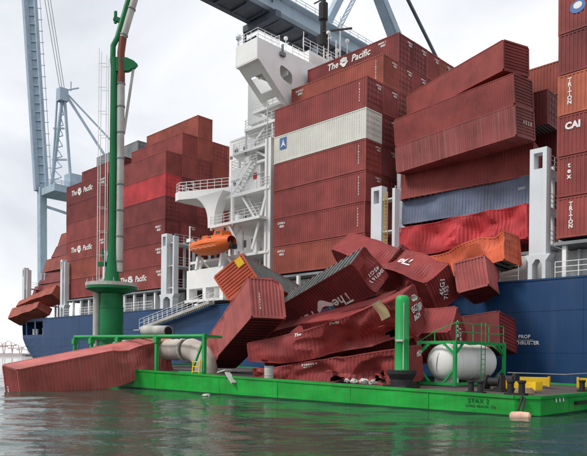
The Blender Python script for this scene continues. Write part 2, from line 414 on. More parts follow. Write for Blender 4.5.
def company(root, face, L, H, fn=None, white=True, codes=True, s=1.0, xo=0.0, b=1.55, es=0.95):
    g = 1 if face == '-y' else -1
    add_text(root, 'The', face, g * (-3.1 * s) + xo, b * H / 2.9, L, H, 1.25 * s, fn, 0, 0.18)
    add_emblem(root, face, g * (-1.15 * s) + xo, (b + 0.05) * H / 2.9, L, H, es * s, fn, white)
    add_text(root, 'Pacific', face, g * (1.75 * s) + xo, b * H / 2.9, L, H, 1.25 * s, fn, 0, 0.18)
    if codes: code_block(root, face, g * (L/2 - 1.15), H - 0.75, L, H, fn)
CODES = ['204716 3', '318852 0', '577390 6', '640128 4', '715533 9', '806241 1', '923367 5']
def code_block(root, face, a, b, L, H, fn=None, s=1.0):
    k = random.choice(CODES)
    add_text(root, k, face, a, b, L, H, 0.36 * s, fn, 0, 0, 0.03)
    add_text(root, '45G1', face, a + (0.1 if face in ('-y', '+x') else -0.1), b - 0.42 * s, L, H, 0.40 * s, fn, 0, 0, 0.04)
def container(label, color, loc, rot=(0, 0, 0), L=12.19, H=2.87, flip=False, fn=None, rows=1, group=None, name='shipping_container', marks=None, endcolor=None, centre=False, floor=True, fcol='floor_grey', tears=()):
    """loc = centre of the bottom face (or of the box when centre)."""
    e = Euler(tuple(R(a_) for a_ in rot), 'XYZ')
    if centre: loc = Vector(loc) - e.to_matrix() @ Vector((0, 0, H / 2))
    root = thing(name, label, 'container', loc, e, group)
    ns = 1 if not fn else 28; ec = endcolor or color; sx = -1 if flip else 1
    def P(nm, maker, mat, key):
        if fn:
            mb = maker()
            if tears and nm != 'frame': mb = torn(mb, tears)
            return put(nm, deformed(mb, fn).mesh(nm), mat, root)
        return put(nm, cmesh((nm, L, H) + key, maker), mat, root)
    P('frame', lambda: frame_mb(L, H, ns), color, (ns,))
    for sy in (-1, 1): P('side_panel', lambda: side_mb(L, H, sy, rows), color, (sy,))
    P('roof_panel', lambda: roof_mb(L, H, rows), color, ())
    P('end_panel', lambda: end_mb(L, H, -sx, rows), ec, (sx,))
    for sd in (-1, 1):
        d = P('door', lambda: door_mb(L, H, sx, sd, rows), ec, (sx, sd))
        m_ = rods_mb(L, H, sx, sd)
        if fn: put('lock_rod', deformed(m_, fn).mesh('lock_rod'), ec, d)['kind'] = 'stuff'
        else: put('lock_rod', cmesh(('lock_rod', L, H, sx, sd), lambda: m_), ec, d)['kind'] = 'stuff'
    if not fn: P('corner_casting', lambda: cast_mb(L, H), color, ())['kind'] = 'stuff'
    if floor:
        fl = P('floor', lambda: floor_mb(L, H, max(2, rows // 2)), fcol, ())
        cm = cross_mb(L, H)
        if fn:
            m2 = MB(); n = int((L - 0.5) / 0.55)
            for k in range(n + 1):
                x = -L/2 + 0.25 + (L - 0.5) * k / n
                for j in range(4):
                    m2.box(x - 0.07, x + 0.07, -CW/2 + 0.075 + (CW - 0.15) * j / 4, -CW/2 + 0.075 + (CW - 0.15) * (j + 1) / 4, 0.01, 0.155)
            put('crossmember', deformed(m2, fn).mesh('crossmember'), 'beam_grey' if fcol == 'floor_grey' else fcol, fl)['kind'] = 'stuff'
        else: put('crossmember', cmesh(('crossmember', L, H), lambda: cm), 'beam_grey', fl)['kind'] = 'stuff'
    if marks: marks(root, L, H, fn)
    return root
def crumple(seed, amp=0.10, bend=(0, 0), twist=0, dents=(), zsq=(1, 1), ysq=(1, 1), L=12.19, H=2.87, shear=(0, 0)):
    """damage: noise, bow along the length (y, z), twist in degrees end to end, dents (centre, radius, push), squash at -x and +x end"""
    sd = Vector((seed * 3.7, seed * 1.3, seed * 2.1)); rg = random.Random(seed * 17)
    folds = []
    for _ in range(int(6 + 60 * amp)):
        nrm = Vector((rg.uniform(0.5, 1), rg.uniform(-0.6, 0.6), rg.uniform(-0.9, 0.9))).normalized()
        c0 = Vector((rg.uniform(-L/2, L/2), rg.uniform(-1.2, 1.2), rg.uniform(0, H)))
        dr = Vector((rg.uniform(-0.15, 0.15), rg.uniform(-1, 1), rg.uniform(-0.6, 0.5)))
        folds.append((nrm, c0, dr * amp * rg.uniform(0.5, 1.7), rg.uniform(0.5, 1.5), rg.uniform(1.4, 3.2)))
    def fn(p):
        t = p.x / L + 0.5; q = p.copy()
        zs = zsq[0] + (zsq[1] - zsq[0]) * t; ys = ysq[0] + (ysq[1] - ysq[0]) * t
        q.z *= zs; q.y *= ys
        q.y += shear[0] * (p.z / H - 0.5); q.x += shear[1] * (p.z / H - 0.5)
        a_ = R(twist) * (t - 0.5); c_, s_ = math.cos(a_), math.sin(a_); zc = H / 2
        y, z = q.y * c_ - (q.z - zc) * s_, q.y * s_ + (q.z - zc) * c_ + zc
        q.y, q.z = y, z
        k = 4 * t * (1 - t); q.y += bend[0] * k; q.z += bend[1] * k
        a2 = mnoise.noise_vector(p * 1.15 + sd * 2); a3 = mnoise.noise_vector(p * 0.2 + sd)
        q += a3 * amp * 0.5 + a2 * amp * 0.25
        for nrm, c0, dr, wd, reach in folds:          # straight creases with flat facets on either side
            e_ = p - c0; h_ = abs(e_.dot(nrm)) / wd
            if h_ < 1:
                k_ = 1 - e_.length / reach
                if k_ > 0: q += dr * (1 - h_) * min(1, k_ * 2)
        for c0, r, push in dents:
            w_ = p - Vector(c0); d = (w_.length * (1 + 0.5 * mnoise.noise(p * 0.9 + sd))) / r
            if d < 1: q += Vector(push) * (1 - d) ** 1.15 * 1.25
        return q
    return fn

# ------------------------------------------------------------------ setting: water, shore, quay
def axis(lo, hi, step, far):
    n = int(round((hi - lo) / step)); return [-far, -900, -250] + [lo + (hi - lo) * k / n for k in range(n + 1)] + [250, 900, far]
wx, wy = axis(-50, 44, 0.20, 6000), axis(-50, -12, 0.20, 6000)
def wave(x, y):
    f = max(0, min(1, (x + 50) / 8, (44 - x) / 3, (y + 50) / 3, (-12 - y) / 3))
    if f <= 0: return 0.0
    u, v = x * 0.71 + y * 0.70, -x * 0.70 + y * 0.71       # crests run mostly along u
    h = 0.10 * mnoise.noise(Vector((u * 0.14, v * 0.36, 1.0))) + 0.085 * mnoise.noise(Vector((u * 0.36, v * 0.85, 5.0))) + 0.036 * mnoise.noise(Vector((u * 0.8, v * 1.7, 9.0)))
    return f * h
m = MB(); n = len(wx)
m.add([(x, y, wave(x, y)) for y in wy for x in wx], [(j*n+i, j*n+i+1, (j+1)*n+i+1, (j+1)*n+i) for j in range(len(wy) - 1) for i in range(n - 1)])
struct(m.build('water', 'water', None, True))
m = MB(); m.box(-176, 300, 47.5, 170, -6, 3.2); struct(m.build('quay', 'concrete'))
m = MB()
def shore(u, v):
    x = -900 + 760 * u; y = 205 + 240 * v
    return (x, y, (-0.6 if v == 0 else 1.2 + 3.2 * v + 2.5 * mnoise.noise(Vector((x * 0.02, y * 0.03, 3)))))
m.grid(shore, 40, 8); struct(m.build('far_shore', 'shore_dull'))

# ------------------------------------------------------------------ the ship
ship = thing('container_ship', 'huge blue container ship with white accommodation tower moored behind the green barge', 'ship', (0, 0, 0))
HZ = 8.3; HY = -1.3
def stern_x(z):
    pts = [(-3, -60), (0, -65.5), (1.2, -68.6), (2.5, -70.4), (4, -71.4), (5.4, -71.8), (8.3, -72.2)]
    for (z0, x0), (z1, x1) in zip(pts, pts[1:]):
        if z <= z1: return x0 + (x1 - x0) * (z - z0) / (z1 - z0)
    return pts[-1][1]
zs = [-3, -1, 0, 0.6, 1.2, 1.8, 2.5, 3.2, 4, 5.2, 5.8, 8.0, HZ]
cols_ = [0, 0.9, 2.0, 5.5, 6.2, 9.8, 10.4, 12.6, 14] + [14 + 6 * k for k in range(1, 27)]
m = MB(); nz_, nc = len(zs), len(cols_)
vs = []
for z in zs:
    for k, c_ in enumerate(cols_):
        x = stern_x(z) * (1 - min(1, c_ / 20)) + (-72.2 + c_) * min(1, c_ / 20) if c_ < 20 else -72.2 + c_
        tuck = 0.0
        if z < 5: tuck = max(0, 1 - c_ / 22) ** 2 * (5 - z) * 0.35
        vs.append((x, HY + tuck + 0.012 * mnoise.noise(Vector((x * 0.35, z * 0.6, 0))), z))
fs = []
for j in range(nz_ - 1):
    for i in range(nc - 1):
        if zs[j] >= 5.75 and zs[j + 1] <= 8.05 and i in (2, 4, 6): continue      # stern mooring openings
        fs.append((j*nc+i, j*nc+i+1, (j+1)*nc+i+1, (j+1)*nc+i))
m.add(vs, fs)
# transom
m.grid(lambda u, v: (stern_x(-3 + 11.3 * v), HY + 0.0 + max(0, 5 - (-3 + 11.3 * v)) * 0.35 + u * (46 - max(0, 5 - (-3 + 11.3 * v)) * 0.7), -3 + 11.3 * v), 6, 12)
hull = m.build('hull', 'hull_blue', ship)
m = MB()      # plating seams: narrow raised weld lines
for x in range(-52, 96, 12): m.box(x - 0.02, x + 0.02, HY - 0.02, HY + 0.01, 2.6, HZ - 0.05)
for z in (3.1, 6.1): m.box(-50, 96, HY - 0.02, HY + 0.01, z - 0.02, z + 0.02)
m.build('weld_seam', 'hull_blue', hull)
m = MB(); m.box(-72.2, 96, HY - 0.06, HY + 0.12, HZ, HZ + 0.12); m.build('sheer_strake', 'hull_blue', hull)
m = MB(); m.box(-72.0, 96, HY + 0.13, 44.5, HZ - 0.35, HZ - 0.02); m.build('deck', 'deck_dark', ship)
m = MB(); m.box(-71.5, -56.5, HY + 0.1, 5.0, 5.1, 5.6); m.box(-71.5, -56.5, 4.6, 5.0, 5.6, 7.9); m.build('mooring_deck', 'deck_dark', ship)
m = MB()
for x in (-69.4, -68.4, -65.6, -64.7, -61.0, -60.2): m.tube((x, HY + 0.9, 5.6), (x, HY + 0.9, 6.7), 0.26, n=10); m.tube((x, HY + 0.9, 6.7), (x, HY + 0.9, 6.8), 0.34, n=10)
for x in (-67.0, -62.5): m.box(x - 0.6, x + 0.6, HY + 2, HY + 3, 5.6, 7.2)
m.build('mooring_bollard', 'ship_white', ship)
# hull-side lettering
for s_, z, sz in (('PROP', 4.26, 0.36), ('THRUSTER', 3.80, 0.36)):
    o = put('lettering', text_mesh(s_, sz, 0, 0.012, 1.05), 'mark_white', hull); o.location = (15.85 + (0.0 if z > 4 else 0.2), HY - 0.03, z); o.rotation_euler = (R(90), 0, 0)
m = MB(); m.box(15.3, 16.5, HY - 0.03, HY - 0.012, 4.0, 4.03); m.build('lettering', 'mark_white', hull)
# coaming, hatch supports, rails
m = MB(); m.box(-56, -30, 1.2, 1.6, HZ, 10.6); m.box(-12.4, 96, 1.2, 1.6, HZ, 10.6)
for k in range(0, 15): x = -55.5 + k * 1.75; m.box(x, x + 0.18, 0.95, 1.2, HZ, 10.6)
for k in range(0, 36): x = 15.0 + k * 1.9; m.box(x, x + 0.18, 0.75, 1.2, HZ, 10.6)
m.build('hatch_coaming', 'bridge_grey', ship)
m = MB()
m.box(-58.4, -30.5, -0.9, 8, 10.72, 10.95); m.box(-12.4, 0.2, -0.4, 8, 10.72, 10.95); m.box(17.8, 44, -1.0, 8, 10.72, 10.95); m.box(4.3, 15.6, 1.4, 14, 10.72, 10.95)
m.build('hatch_cover', 'slate_grey', ship)
m = MB()
for x in [-57.8 + 2.45 * k for k in range(12)] + [-11.8, -8, -4, -0.4] + [18.3, 21.5, 24.7, 27.9, 31]:
    m.box(x, x + 0.28, -0.75, -0.45, HZ, 10.72)
m.build('container_pedestal', 'ship_white', ship)
m = MB(); m.rail([(-57, HY + 0.1, HZ + 0.12), (-33, HY + 0.1, HZ + 0.12)], 1.1, 1.6, 0.028); m.rail([(-13, HY + 0.1, HZ + 0.12), (1, HY + 0.1, HZ + 0.12)], 1.1, 1.6, 0.028)
m.rail([(3.5, HY + 0.1, HZ + 0.12), (15.3, HY + 0.1, HZ + 0.12)], 1.1, 1.4, 0.028); m.rail([(18, HY + 0.1, HZ + 0.12), (60, HY + 0.1, HZ + 0.12)], 1.1, 1.6, 0.028)
m.build('deck_rail', 'ship_white', ship)
# lashing bridges
def post_poly(w, z0, z1, hole=True):
    return None
def lashing_bridge(x0, x1, z1, y0=-1.15, thick=0.8, inner=16, single=False, lad='galvanised'):
    w_ = x1 - x0; m = MB()
    pw = w_ * (0.999 if single else 0.46)
    # outer plate post with a slot near the top
    zt = z1 - 0.35; zb = z1 - 1.5
    m.box(x0, x0 + pw * 0.24, y0, y0 + thick, HZ + 1.9, z1); m.box(x0 + pw * 0.76, x0 + pw, y0, y0 + thick, HZ + 1.9, z1)
    m.box(x0 + pw * 0.24, x0 + pw * 0.76, y0, y0 + thick, zt, z1); m.box(x0 + pw * 0.24, x0 + pw * 0.76, y0, y0 + thick, HZ + 1.9, zb)
    # foot with flared knee
    m.prism([(x0 - 0.05, HZ + 0.0), (x0 + 0.22 * w_, HZ), (x0 + 0.22 * w_, HZ + 1.2), (x0 + 0.4 * w_, HZ + 1.55), (x1 - 0.4 * w_, HZ + 1.55), (x1 - 0.2 * w_, HZ + 1.2), (x1 - 0.2 * w_, HZ), (x1 + 0.0, HZ), (x1 + 0.0, HZ + 1.4), (x1 + 0.35, HZ + 1.9), (x0 - 0.3, HZ + 1.9), (x0 - 0.05, HZ + 1.4)], y0 - 0.05, y0 + thick + 0.05, 'Y')
    if not single: m.box(x1 - 0.28, x1, y0 + 0.1, y0 + thick, HZ + 1.9, z1 - 0.4)
    lb = m.build('lashing_bridge', 'lash_grey', ship)
    m = MB()
    for z in (10.9, 13.6, 16.4):
        if z > z1 - 1: continue
        if not single: m.box(x0 + pw, x1 - 0.28, y0 + 0.15, y0 + thick, z, z + 0.12)
        m.box(x0 + 0.2, x1 - 0.1, y0 + thick + 0.06, inner, z, z + 0.12)
    m.build('walkway', 'bridge_grey', lb)
    m = MB()
    for k in range(1, int((inner - y0) / 2.5) + 1):
        y = y0 + thick + 2.5 * k - 0.2
        for x in (x0 + 0.25, x1 - 0.35): m.box(x, x + 0.2, y, y + 0.3, HZ, z1 - 0.6)
    m.build('frame_post', 'bridge_grey', lb)
    m = MB()
    for z in (11.02, 13.72, 16.52):
        if z > z1 - 1: continue
        m.rail([(x1 - 0.12, y0 + 0.3, z), (x1 - 0.12, inner, z)], 1.0, 1.3, 0.025)
    m.build('railing', 'bridge_grey', lb)
    if single: return lb
    m = MB(); xl = x0 + pw + 0.22
    for x in (xl, xl + 0.34): m.tube((x, y0 + 0.12, HZ + 2), (x, y0 + 0.12, z1 - 0.6), 0.03, n=5)
    z = HZ + 2.2
    while z < z1 - 0.7: m.tube((xl, y0 + 0.12, z), (xl + 0.34, y0 + 0.12, z), 0.02, n=4); z += 0.3
    m.build('ladder', lad, lb)
    return lb
lashing_bridge(1.55, 4.05, 17.7, inner=0.0, lad='yellow')
lashing_bridge(16.05, 17.3, 17.9, inner=6, single=True)
lashing_bridge(-31.15, -28.6, 17.7, inner=14)
lashing_bridge(-45.6, -44.4, 17.2, inner=4)
lashing_bridge(-58.3, -57.0, 17.2, y0=-1.25, inner=1)
lashing_bridge(-72.4, -70.6, 17.2, y0=-1.25, inner=6)

# accommodation
m = MB(); m.box(-15.8, -12.95, 2.9, 36, HZ, 30.2); m.box(-27, -15.82, 6.2, 36, HZ, 30.2); acc = m.build('accommodation_block', 'ship_white', ship)
m = MB(); m.box(-20.9, -15.85, 1.4, 6.15, 21.3, 24.2); m.build('side_house', 'ship_white', acc)
m = MB()
for x in (-25.6, -23.9, -22.2): 
    for z in (10.2, 13.2, 16.2, 19.2, 22.2, 25.2, 28.0): m.box(x - 0.35, x + 0.35, 6.16, 6.22, z, z + 0.9)
m.build('window', 'window_glass', acc)
m = MB()
def landing(x0, x1, y0, y1, z, taper=1.6, t=0.28):
    # deck slab with a cut corner towards the stern and a deep edge beam
    m.prism([(x0, y0 + taper), (x0 + taper * 0.5, y0), (x1, y0), (x1, y1), (x0, y1)], z - t, z)
landing(-19.4, -13.0, 1.4, 6.1, 28.4); landing(-21.2, -13.0, 1.2, 6.1, 26.0); landing(-16.4, -13.0, 1.2, 2.85, 24.3, 0.4)
landing(-17.6, -13.0, 1.6, 2.85, 30.2, 0.3); landing(-21, -13.1, 0.2, 6.1, 20.9, 0.8, 0.35); landing(-22.0, -13.4, -0.9, 6.1, 17.55, 0.5, 0.3)
landing(-27.5, -13.2, 0.2, 6.1, 14.0, 0.5, 0.3)
m.build('deck_landing', 'ship_white', acc)
m = MB()
for x in (-18.6, -14.2):
    for z0, z1 in ((20.9, 25.7), (26.0, 28.1)): m.box(x, x + 0.16, 1.5, 1.7, z0, z1)
m.box(-13.95, -13.0, 0.3, 1.1, HZ, 26.0); m.box(-19.2, -18.9, 0.0, 0.3, 14, 20.6)
m.bar((-15.2, -0.3, 14.2), (-13.6, 0.4, 20.4), 0.25); m.bar((-18.8, -0.6, 17.3), (-17.0, 0.0, 14.0), 0.25)
m.build('support_post', 'ship_white', acc)
m = MB()
m.rail([(-19.3, 3.0, 28.4), (-18.5, 1.45, 28.4), (-13.1, 1.45, 28.4)], 1.0, 1.1, 0.03); m.rail([(-21.1, 2.8, 26), (-20.3, 1.25, 26), (-13.1, 1.25, 26)], 1.0, 1.1, 0.03)
m.rail([(-20.8, 6, 24.2), (-20.8, 1.45, 24.2), (-16.5, 1.45, 24.2)], 1.0, 1.1, 0.03); m.rail([(-17.5, 1.65, 30.2), (-13.1, 1.65, 30.2)], 1.0, 1.1, 0.03)
m.rail([(-22, 0, 17.55), (-21.7, -0.85, 17.55), (-13.5, -0.85, 17.55)], 1.0, 1.2, 0.03); m.rail([(-20.6, 0.25, 20.9), (-13.2, 0.25, 20.9)], 1.0, 1.2, 0.03)
m.build('railing', 'ship_white', acc)
m = MB()
def stair(p0, p1, w_=0.7, n=10):
    p0, p1 = Vector(p0), Vector(p1); o = Vector((0, w_, 0))
    for q in (Vector((0, 0, 0)), o): m.bar(p0 + q, p1 + q, 0.06, 0.25); m.tube(p0 + q + Vector((0, 0, 0.9)), p1 + q + Vector((0, 0, 0.9)), 0.025, n=5)
    for k in range(n + 1): b = p0.lerp(p1, k / n); m.bar(b, b + o, 0.22, 0.04)
stair((-18.2, 1.75, 26.05), (-15.2, 1.75, 28.3)); stair((-14.6, 1.75, 24.4), (-17.4, 1.75, 25.9)); stair((-19.6, 0.55, 21.0), (-16.4, 0.55, 24.2)); stair((-15.6, 0.6, 17.6), (-18.2, 0.6, 20.8)); stair((-14.4, 1.9, 28.4), (-17, 1.9, 30.2))
m.build('stair', 'ship_white', acc)
m = MB()
for x, z in ((-15.0, 27.0), (-16.9, 22.4), (-14.6, 29.1), (-14.3, 21.6)): m.box(x, x + 0.5, 1.3 if z > 22 and x < -16 else 2.7, 1.42 if z > 22 and x < -16 else 2.93, z, z + 0.7)
m.build('fire_box', 'fire_red', acc)
m = MB()
for k in range(26):
    x = -20.5 + random.random() * 7; z = random.choice((14.0, 17.55, 20.9, 24.3, 26.0)); s_ = 0.2 + 0.35 * random.random()
    y = 0.9 + random.random() * 1.4 if z not in (17.55,) else random.random()
    m.box(x, x + s_, y, y + s_, z, z + s_ * (1 + random.random() * 2))
for x in (-14.9, -15.6, -17.0, -20.0): m.tube((x, 2.6, 9), (x, 2.6, 24), 0.07, n=6)
m.build('deck_fitting', 'ship_white', acc)
for x, z in ((-14.9, 24.4), (-14.9, 28.5), (-14.9, 17.7), (-14.9, 14.1)):
    m = MB(); m.box(x - 0.4, x + 0.4, 2.84, 2.89, z, z + 1.9); dd = m.build('door', 'bridge_grey', acc)
for x, z in ((-20.2, 22.5), (-19.2, 22.5), (-13.6, 26.6), (-13.6, 22.4), (-13.6, 19.0)):
    yw = 1.36 if x < -16 else 2.86
    m = MB(); m.lathe([(0, -0.02), (0.24, -0.02), (0.24, 0.02), (0, 0.02)], 14, (x, yw, z), 'Y'); m.build('porthole', 'window_glass', acc)
m = MB()
for x, y in ((-16.0, 2.75), (-13.2, 2.7), (-13.5, 0.2)): m.tube((x, y, 9), (x, y, 30), 0.06, n=6)
for z in (19.6, 22.9, 27.4): m.tube((-20.8, 1.3, z), (-13.2, 1.3, z), 0.05, n=5)
m.build('pipe', 'bridge_grey', acc)
m = MB()
for x, y, z in ((-18.4, 1.3, 25.6), (-20.5, 1.1, 25.5), (-14.2, 1.1, 20.3), (-17.8, -0.8, 17.1), (-21.6, -0.8, 17.1)): m.lathe([(0, -0.2), (0.16, -0.15), (0.2, 0.1), (0.08, 0.2)], 10, (x, y, z))
m.build('lamp', 'galvanised', acc)
# navigation bridge with wing and haunch
m = MB()
m.box(-21, -12.88, 4.0, 36, 30.2, 35.4)
br = m.build('bridge_house', 'ship_white', ship)
m = MB()
WX0, WX1 = -16.1, -12.8
def wing_side(x):
    # plate with two lightening holes, in the Y-Z plane, thin box pieces round the holes
    top = lambda y: 35.75
    bot = lambda y: 33.5 if y <= -1.7 else 33.5 - (y + 1.7) * 0.80
    t = 0.10
    def q(ya, yb, fa, fb):
        m.add([(x, ya, fa(ya)), (x, yb, fa(yb)), (x, yb, fb(yb)), (x, ya, fb(ya)), (x - t, ya, fa(ya)), (x - t, yb, fa(yb)), (x - t, yb, fb(yb)), (x - t, ya, fb(ya))],
              [(0,1,2,3),(7,6,5,4),(0,4,5,1),(1,5,6,2),(2,6,7,3),(3,7,4,0)])
    mid = lambda f: (lambda y: bot(y) + (top(y) - bot(y)) * f)
    q(-2, -1.7, bot, top); q(-1.7, 1.3, bot, top); q(3.3, 8, bot, top)
    n = 20
    hl = lambda y, sg: 33.15 + sg * 0.72 * max(0, 1 - abs((y - 2.3) / 1.0) ** 3.2) ** (1 / 3.2) - 0.25 * (y - 2.3)
    for k in range(n):
        ya, yb = 1.3 + 2.0 * k / n, 1.3 + 2.0 * (k + 1) / n
        q(ya, yb, bot, lambda y: hl(y, -1)); q(ya, yb, lambda y: hl(y, 1), top)
wing_side(WX1); 
wing = m.build('bridge_wing', 'ship_white', br)
m = MB()
# bottom (haunch) plate with an opening, outboard end plate, deck, stern side plate
def hpl(y0, y1, x0, x1):
    f = lambda y: 33.5 if y <= -1.7 else 33.5 - (y + 1.7) * 0.80
    m.add([(x0, y0, f(y0)), (x1, y0, f(y0)), (x1, y1, f(y1)), (x0, y1, f(y1)), (x0, y0, f(y0) + 0.12), (x1, y0, f(y0) + 0.12), (x1, y1, f(y1) + 0.12), (x0, y1, f(y1) + 0.12)],
          [(0,3,2,1),(4,5,6,7),(0,1,5,4),(1,2,6,5),(2,3,7,6),(3,0,4,7)])
hpl(-1.98, -1.7, WX0, WX1 - 0.11); hpl(-1.7, 1.0, WX0, WX0 + 0.7); hpl(-1.7, 1.0, WX1 - 0.8, WX1 - 0.11); hpl(-1.7, -0.6, WX0 + 0.7, WX1 - 0.8)
hpl(1.0, 1.6, WX0, WX1 - 0.11); hpl(1.6, 3.2, WX0, WX0 + 0.8); hpl(1.6, 3.2, WX1 - 0.9, WX1 - 0.11); hpl(3.2, 6, WX0, WX1 - 0.11)
m.box(WX0, WX1 - 0.11, -2.0, -1.9, 33.62, 35.75); m.box(WX0 - 0.1, WX1 - 0.11, -1.89, 5, 34.6, 34.75)
m.box(WX0 - 0.1, WX0 - 0.01, -2.0, 5, 33.5, 35.75)
for y in (-0.2, 1.2, 2.6): m.box(WX0 + 0.01, WX1 - 0.12, y, y + 0.08, 33.3, 34.58)
m.build('haunch_plate', 'ship_white', wing)
m = MB(); m.rail([(WX0, -1.9, 35.75), (WX1, -1.9, 35.75), (WX1, 1.0, 35.75)], 1.0, 1.0, 0.03); m.rail([(WX1, 3.2, 35.75), (WX1, 12, 35.75)], 1.0, 1.0, 0.03)
m.rail([(-20, 1.2, 35.75), (WX1, 1.2, 35.75)], 1.3, 1.1, 0.03)
m.build('railing', 'ship_white', wing)
m = MB(); m.tube((WX0 + 0.1, -1.8, 35.75), (WX0 + 0.1, -1.8, 36.5), 0.06); m.lathe([(0, -0.3), (0.28, -0.22), (0.34, 0), (0.24, 0.26), (0, 0.32)], 12, (WX0 + 0.1, -1.8, 36.8)); m.build('searchlight', 'bridge_grey', wing)
m = MB(); m.bar((-12.74, 1.6, 35.0), (-12.74, 1.6, 36.2), 0.1, 0.3); m.box(-12.78, -12.5, 1.2, 1.9, 34.9, 35.3); m.build('floodlight', 'slate_grey', wing)
# funnel mast and aerial clutter
m = MB(); X, Y = -14.0, 9.5
prof = [(0.0, 35.4), (0.62, 35.42), (0.58, 37.6), (0.36, 37.8), (0.36, 39.0), (0.75, 39.2), (0.80, 40.3), (0.36, 40.5), (0.34, 42.2), (0.55, 42.3), (0.55, 44.2), (0.3, 44.4), (0.3, 45.6), (0.6, 45.8), (0.55, 47.6), (0, 48.0)]
m.lathe(prof, 14, (X, Y, 0)); m.bar((X, Y - 0.3, 40.8), (X + 3.4, Y + 1.2, 40.6), 0.18); m.bar((X - 1.5, Y, 44.8), (X + 1.5, Y, 44.8), 0.12); m.bar((X, Y, 46.6), (X - 1.3, Y - 1.0, 47.2), 0.1)
m.build('radar_mast', 'black_steel', ship)
m = MB()
for k in range(60):
    x = -20 + random.random() * 7; y = 6.5 + random.random() * 15; h = 0.8 + 3.2 * random.random() ** 2
    m.tube((x, y, 37.1), (x, y, 37.2 + h), 0.05, n=5)
    if random.random() < 0.55: m.bar((x - 0.5, y, 37.2 + h * 0.8), (x + 0.5, y, 37.2 + h * 0.8), 0.07)
    if random.random() < 0.35: m.lathe([(0, -0.25), (0.25, -0.1), (0.25, 0.15), (0, 0.3)], 8, (x, y, 37.2 + h))
m.tube((-13.5, 12, 35.4), (-13.5, 12, 43.5), 0.12, 0.05, n=6); m.tube((-15, 13, 35.4), (-15, 13, 41.5), 0.1, 0.05, n=6)
m.rail([(-12.95, 5, 37.2), (-12.95, 30, 37.2)], 1.1, 1.2, 0.03)
m.build('antenna_array', 'ship_white', ship)
m = MB(); m.box(-20.9, -12.95, 6, 36, 35.4, 37.2); m.build('compass_deck', 'ship_white', ship)
# side platform with railing and pillar
m = MB(); m.prism([(-28.2, -1.2), (-27.2, -1.5), (-20.9, 1.2), (-20.9, 6.1), (-28.2, 6.1)], 21.3, 21.55); m.prism([(-28.2, -1.2), (-27.2, -1.5), (-26.9, -1.37), (-28.0, -0.9)], 21.55, 22.3)
m.prism([(-27.2, -1.5), (-20.9, 1.2), (-21.0, 1.4), (-27.2, -1.25)], 21.55, 22.25)
plat = m.build('side_platform', 'ship_white', ship)
m = MB(); m.rail([(-28.1, 5, 22.2), (-28.1, -1.1, 22.25), (-27.1, -1.4, 22.25), (-21.0, 1.2, 22.25)], 1.1, 0.9, 0.035); m.build('railing', 'ship_white', plat)
m = MB(); m.add([], [])
m.grid(lambda u, v: (-22.9 + 1.15 * u + 0.9 * (v ** 3) * (2 * u - 1) * 2.2, -0.35 - 0.3 * v ** 4, 17.5 + 3.85 * v), 6, 10)
m.grid(lambda u, v: (-21.75 + 0.9 * (v ** 3) * 2.2, -0.35 - 0.3 * v ** 4 + 1.2 * u, 17.5 + 3.85 * v), 4, 10)
m.build('platform_pillar', 'ship_white', plat, smooth=True)
# boat deck block below the lifeboat
m = MB(); m.box(-26.0, -19.2, -1.0, 0.2, 10.5, 12.7); m.box(-26.0, -25.5, -1.0, 0.2, 9.2, 10.5); m.box(-22.9, -22.3, -1.0, 0.2, 9.2, 10.5); m.box(-19.8, -19.2, -1.0, 0.2, 9.2, 10.5); m.box(-26.2, -19.0, -1.15, 5, 8.9, 9.2)
m.box(-26, -19.2, 2.5, 2.9, 9.2, 14)
bd = m.build('boat_deck', 'ship_white', ship)
m = MB()
for x in (-24.2, -19.8):
    m.bar((x, -0.9, 12.7), (x + 0.3, -0.9, 14.2), 0.35); m.bar((x + 0.3, -0.9, 14.2), (x + 1.4, 0.9, 17.2), 0.3); m.bar((x - 0.6, 0, 12.7), (x + 1.0, -0.8, 14.0), 0.22); m.bar((x + 1.2, 0.3, 12.7), (x + 0.2, -0.9, 14.3), 0.2)
m.tube((-25.6, -0.9, 12.7), (-25.6, -0.9, 18.0), 0.09, n=6); m.bar((-26.0, -0.9, 16.3), (-25.2, -0.9, 16.3), 0.4)
m.build('boat_davit', 'ship_white', bd)
# lifeboat (hangs in its davits)
m = MB()
def lb_pt(u, v):
    x = -3.45 + 6.9 * u; k = math.sin(math.pi * min(1, max(0, u * 0.90 + 0.05))) ** 0.36
    t = 2 * math.pi * v; rz = 1.12 if math.sin(t) < 0 else 1.0
    wob = 1.0 + 0.05 * (math.sin(t) > 0.2)
    return (x, 1.25 * k * math.cos(t), rz * k * math.sin(t) * wob + 0.12 * (2 * u - 1) ** 2)
m.grid(lb_pt, 28, 24)
lb = thing('lifeboat', 'bright orange enclosed lifeboat hanging in davits below the white platform', 'lifeboat', (-20.95, -1.2, 15.2))
m.build('hull', 'lifeboat_orange', lb, smooth=True)
m = MB()
for sy in (-1, 1): m.path([(-3.0 + 6.0 * k / 12, sy * (0.04 + 1.25 * math.sin(math.pi * (0.08 + 0.84 * k / 12)) ** 0.45), 0.02) for k in range(13)], 0.06, 6)
m.build('fender_strip', 'lifeboat_orange', lb)
for k in range(4):
    m = MB(); m.box(-1.9 + 0.85 * k, -1.5 + 0.85 * k, -1.06, -1.0, 0.50, 0.72); m.build('window', 'window_glass', lb)
m = MB(); m.path([(-2.7 + 0.45 * k, -1.28 - 0.02 * (k % 2), -0.35 - 0.14 * (k % 2)) for k in range(12)], 0.018, 4); m.build('grab_line', 'mark_white', lb)
m = MB(); m.box(-0.5, 0.5, -1.07, -1.02, -0.02, 0.9); m.build('hatch', 'lifeboat_orange', lb)
m = MB(); m.prism([(1.0, 0.75), (2.6, 0.6), (2.5, 1.30), (1.3, 1.40)], -0.7, 0.7, 'Y'); w_ = m.build('conning_position', 'lifeboat_orange', lb)
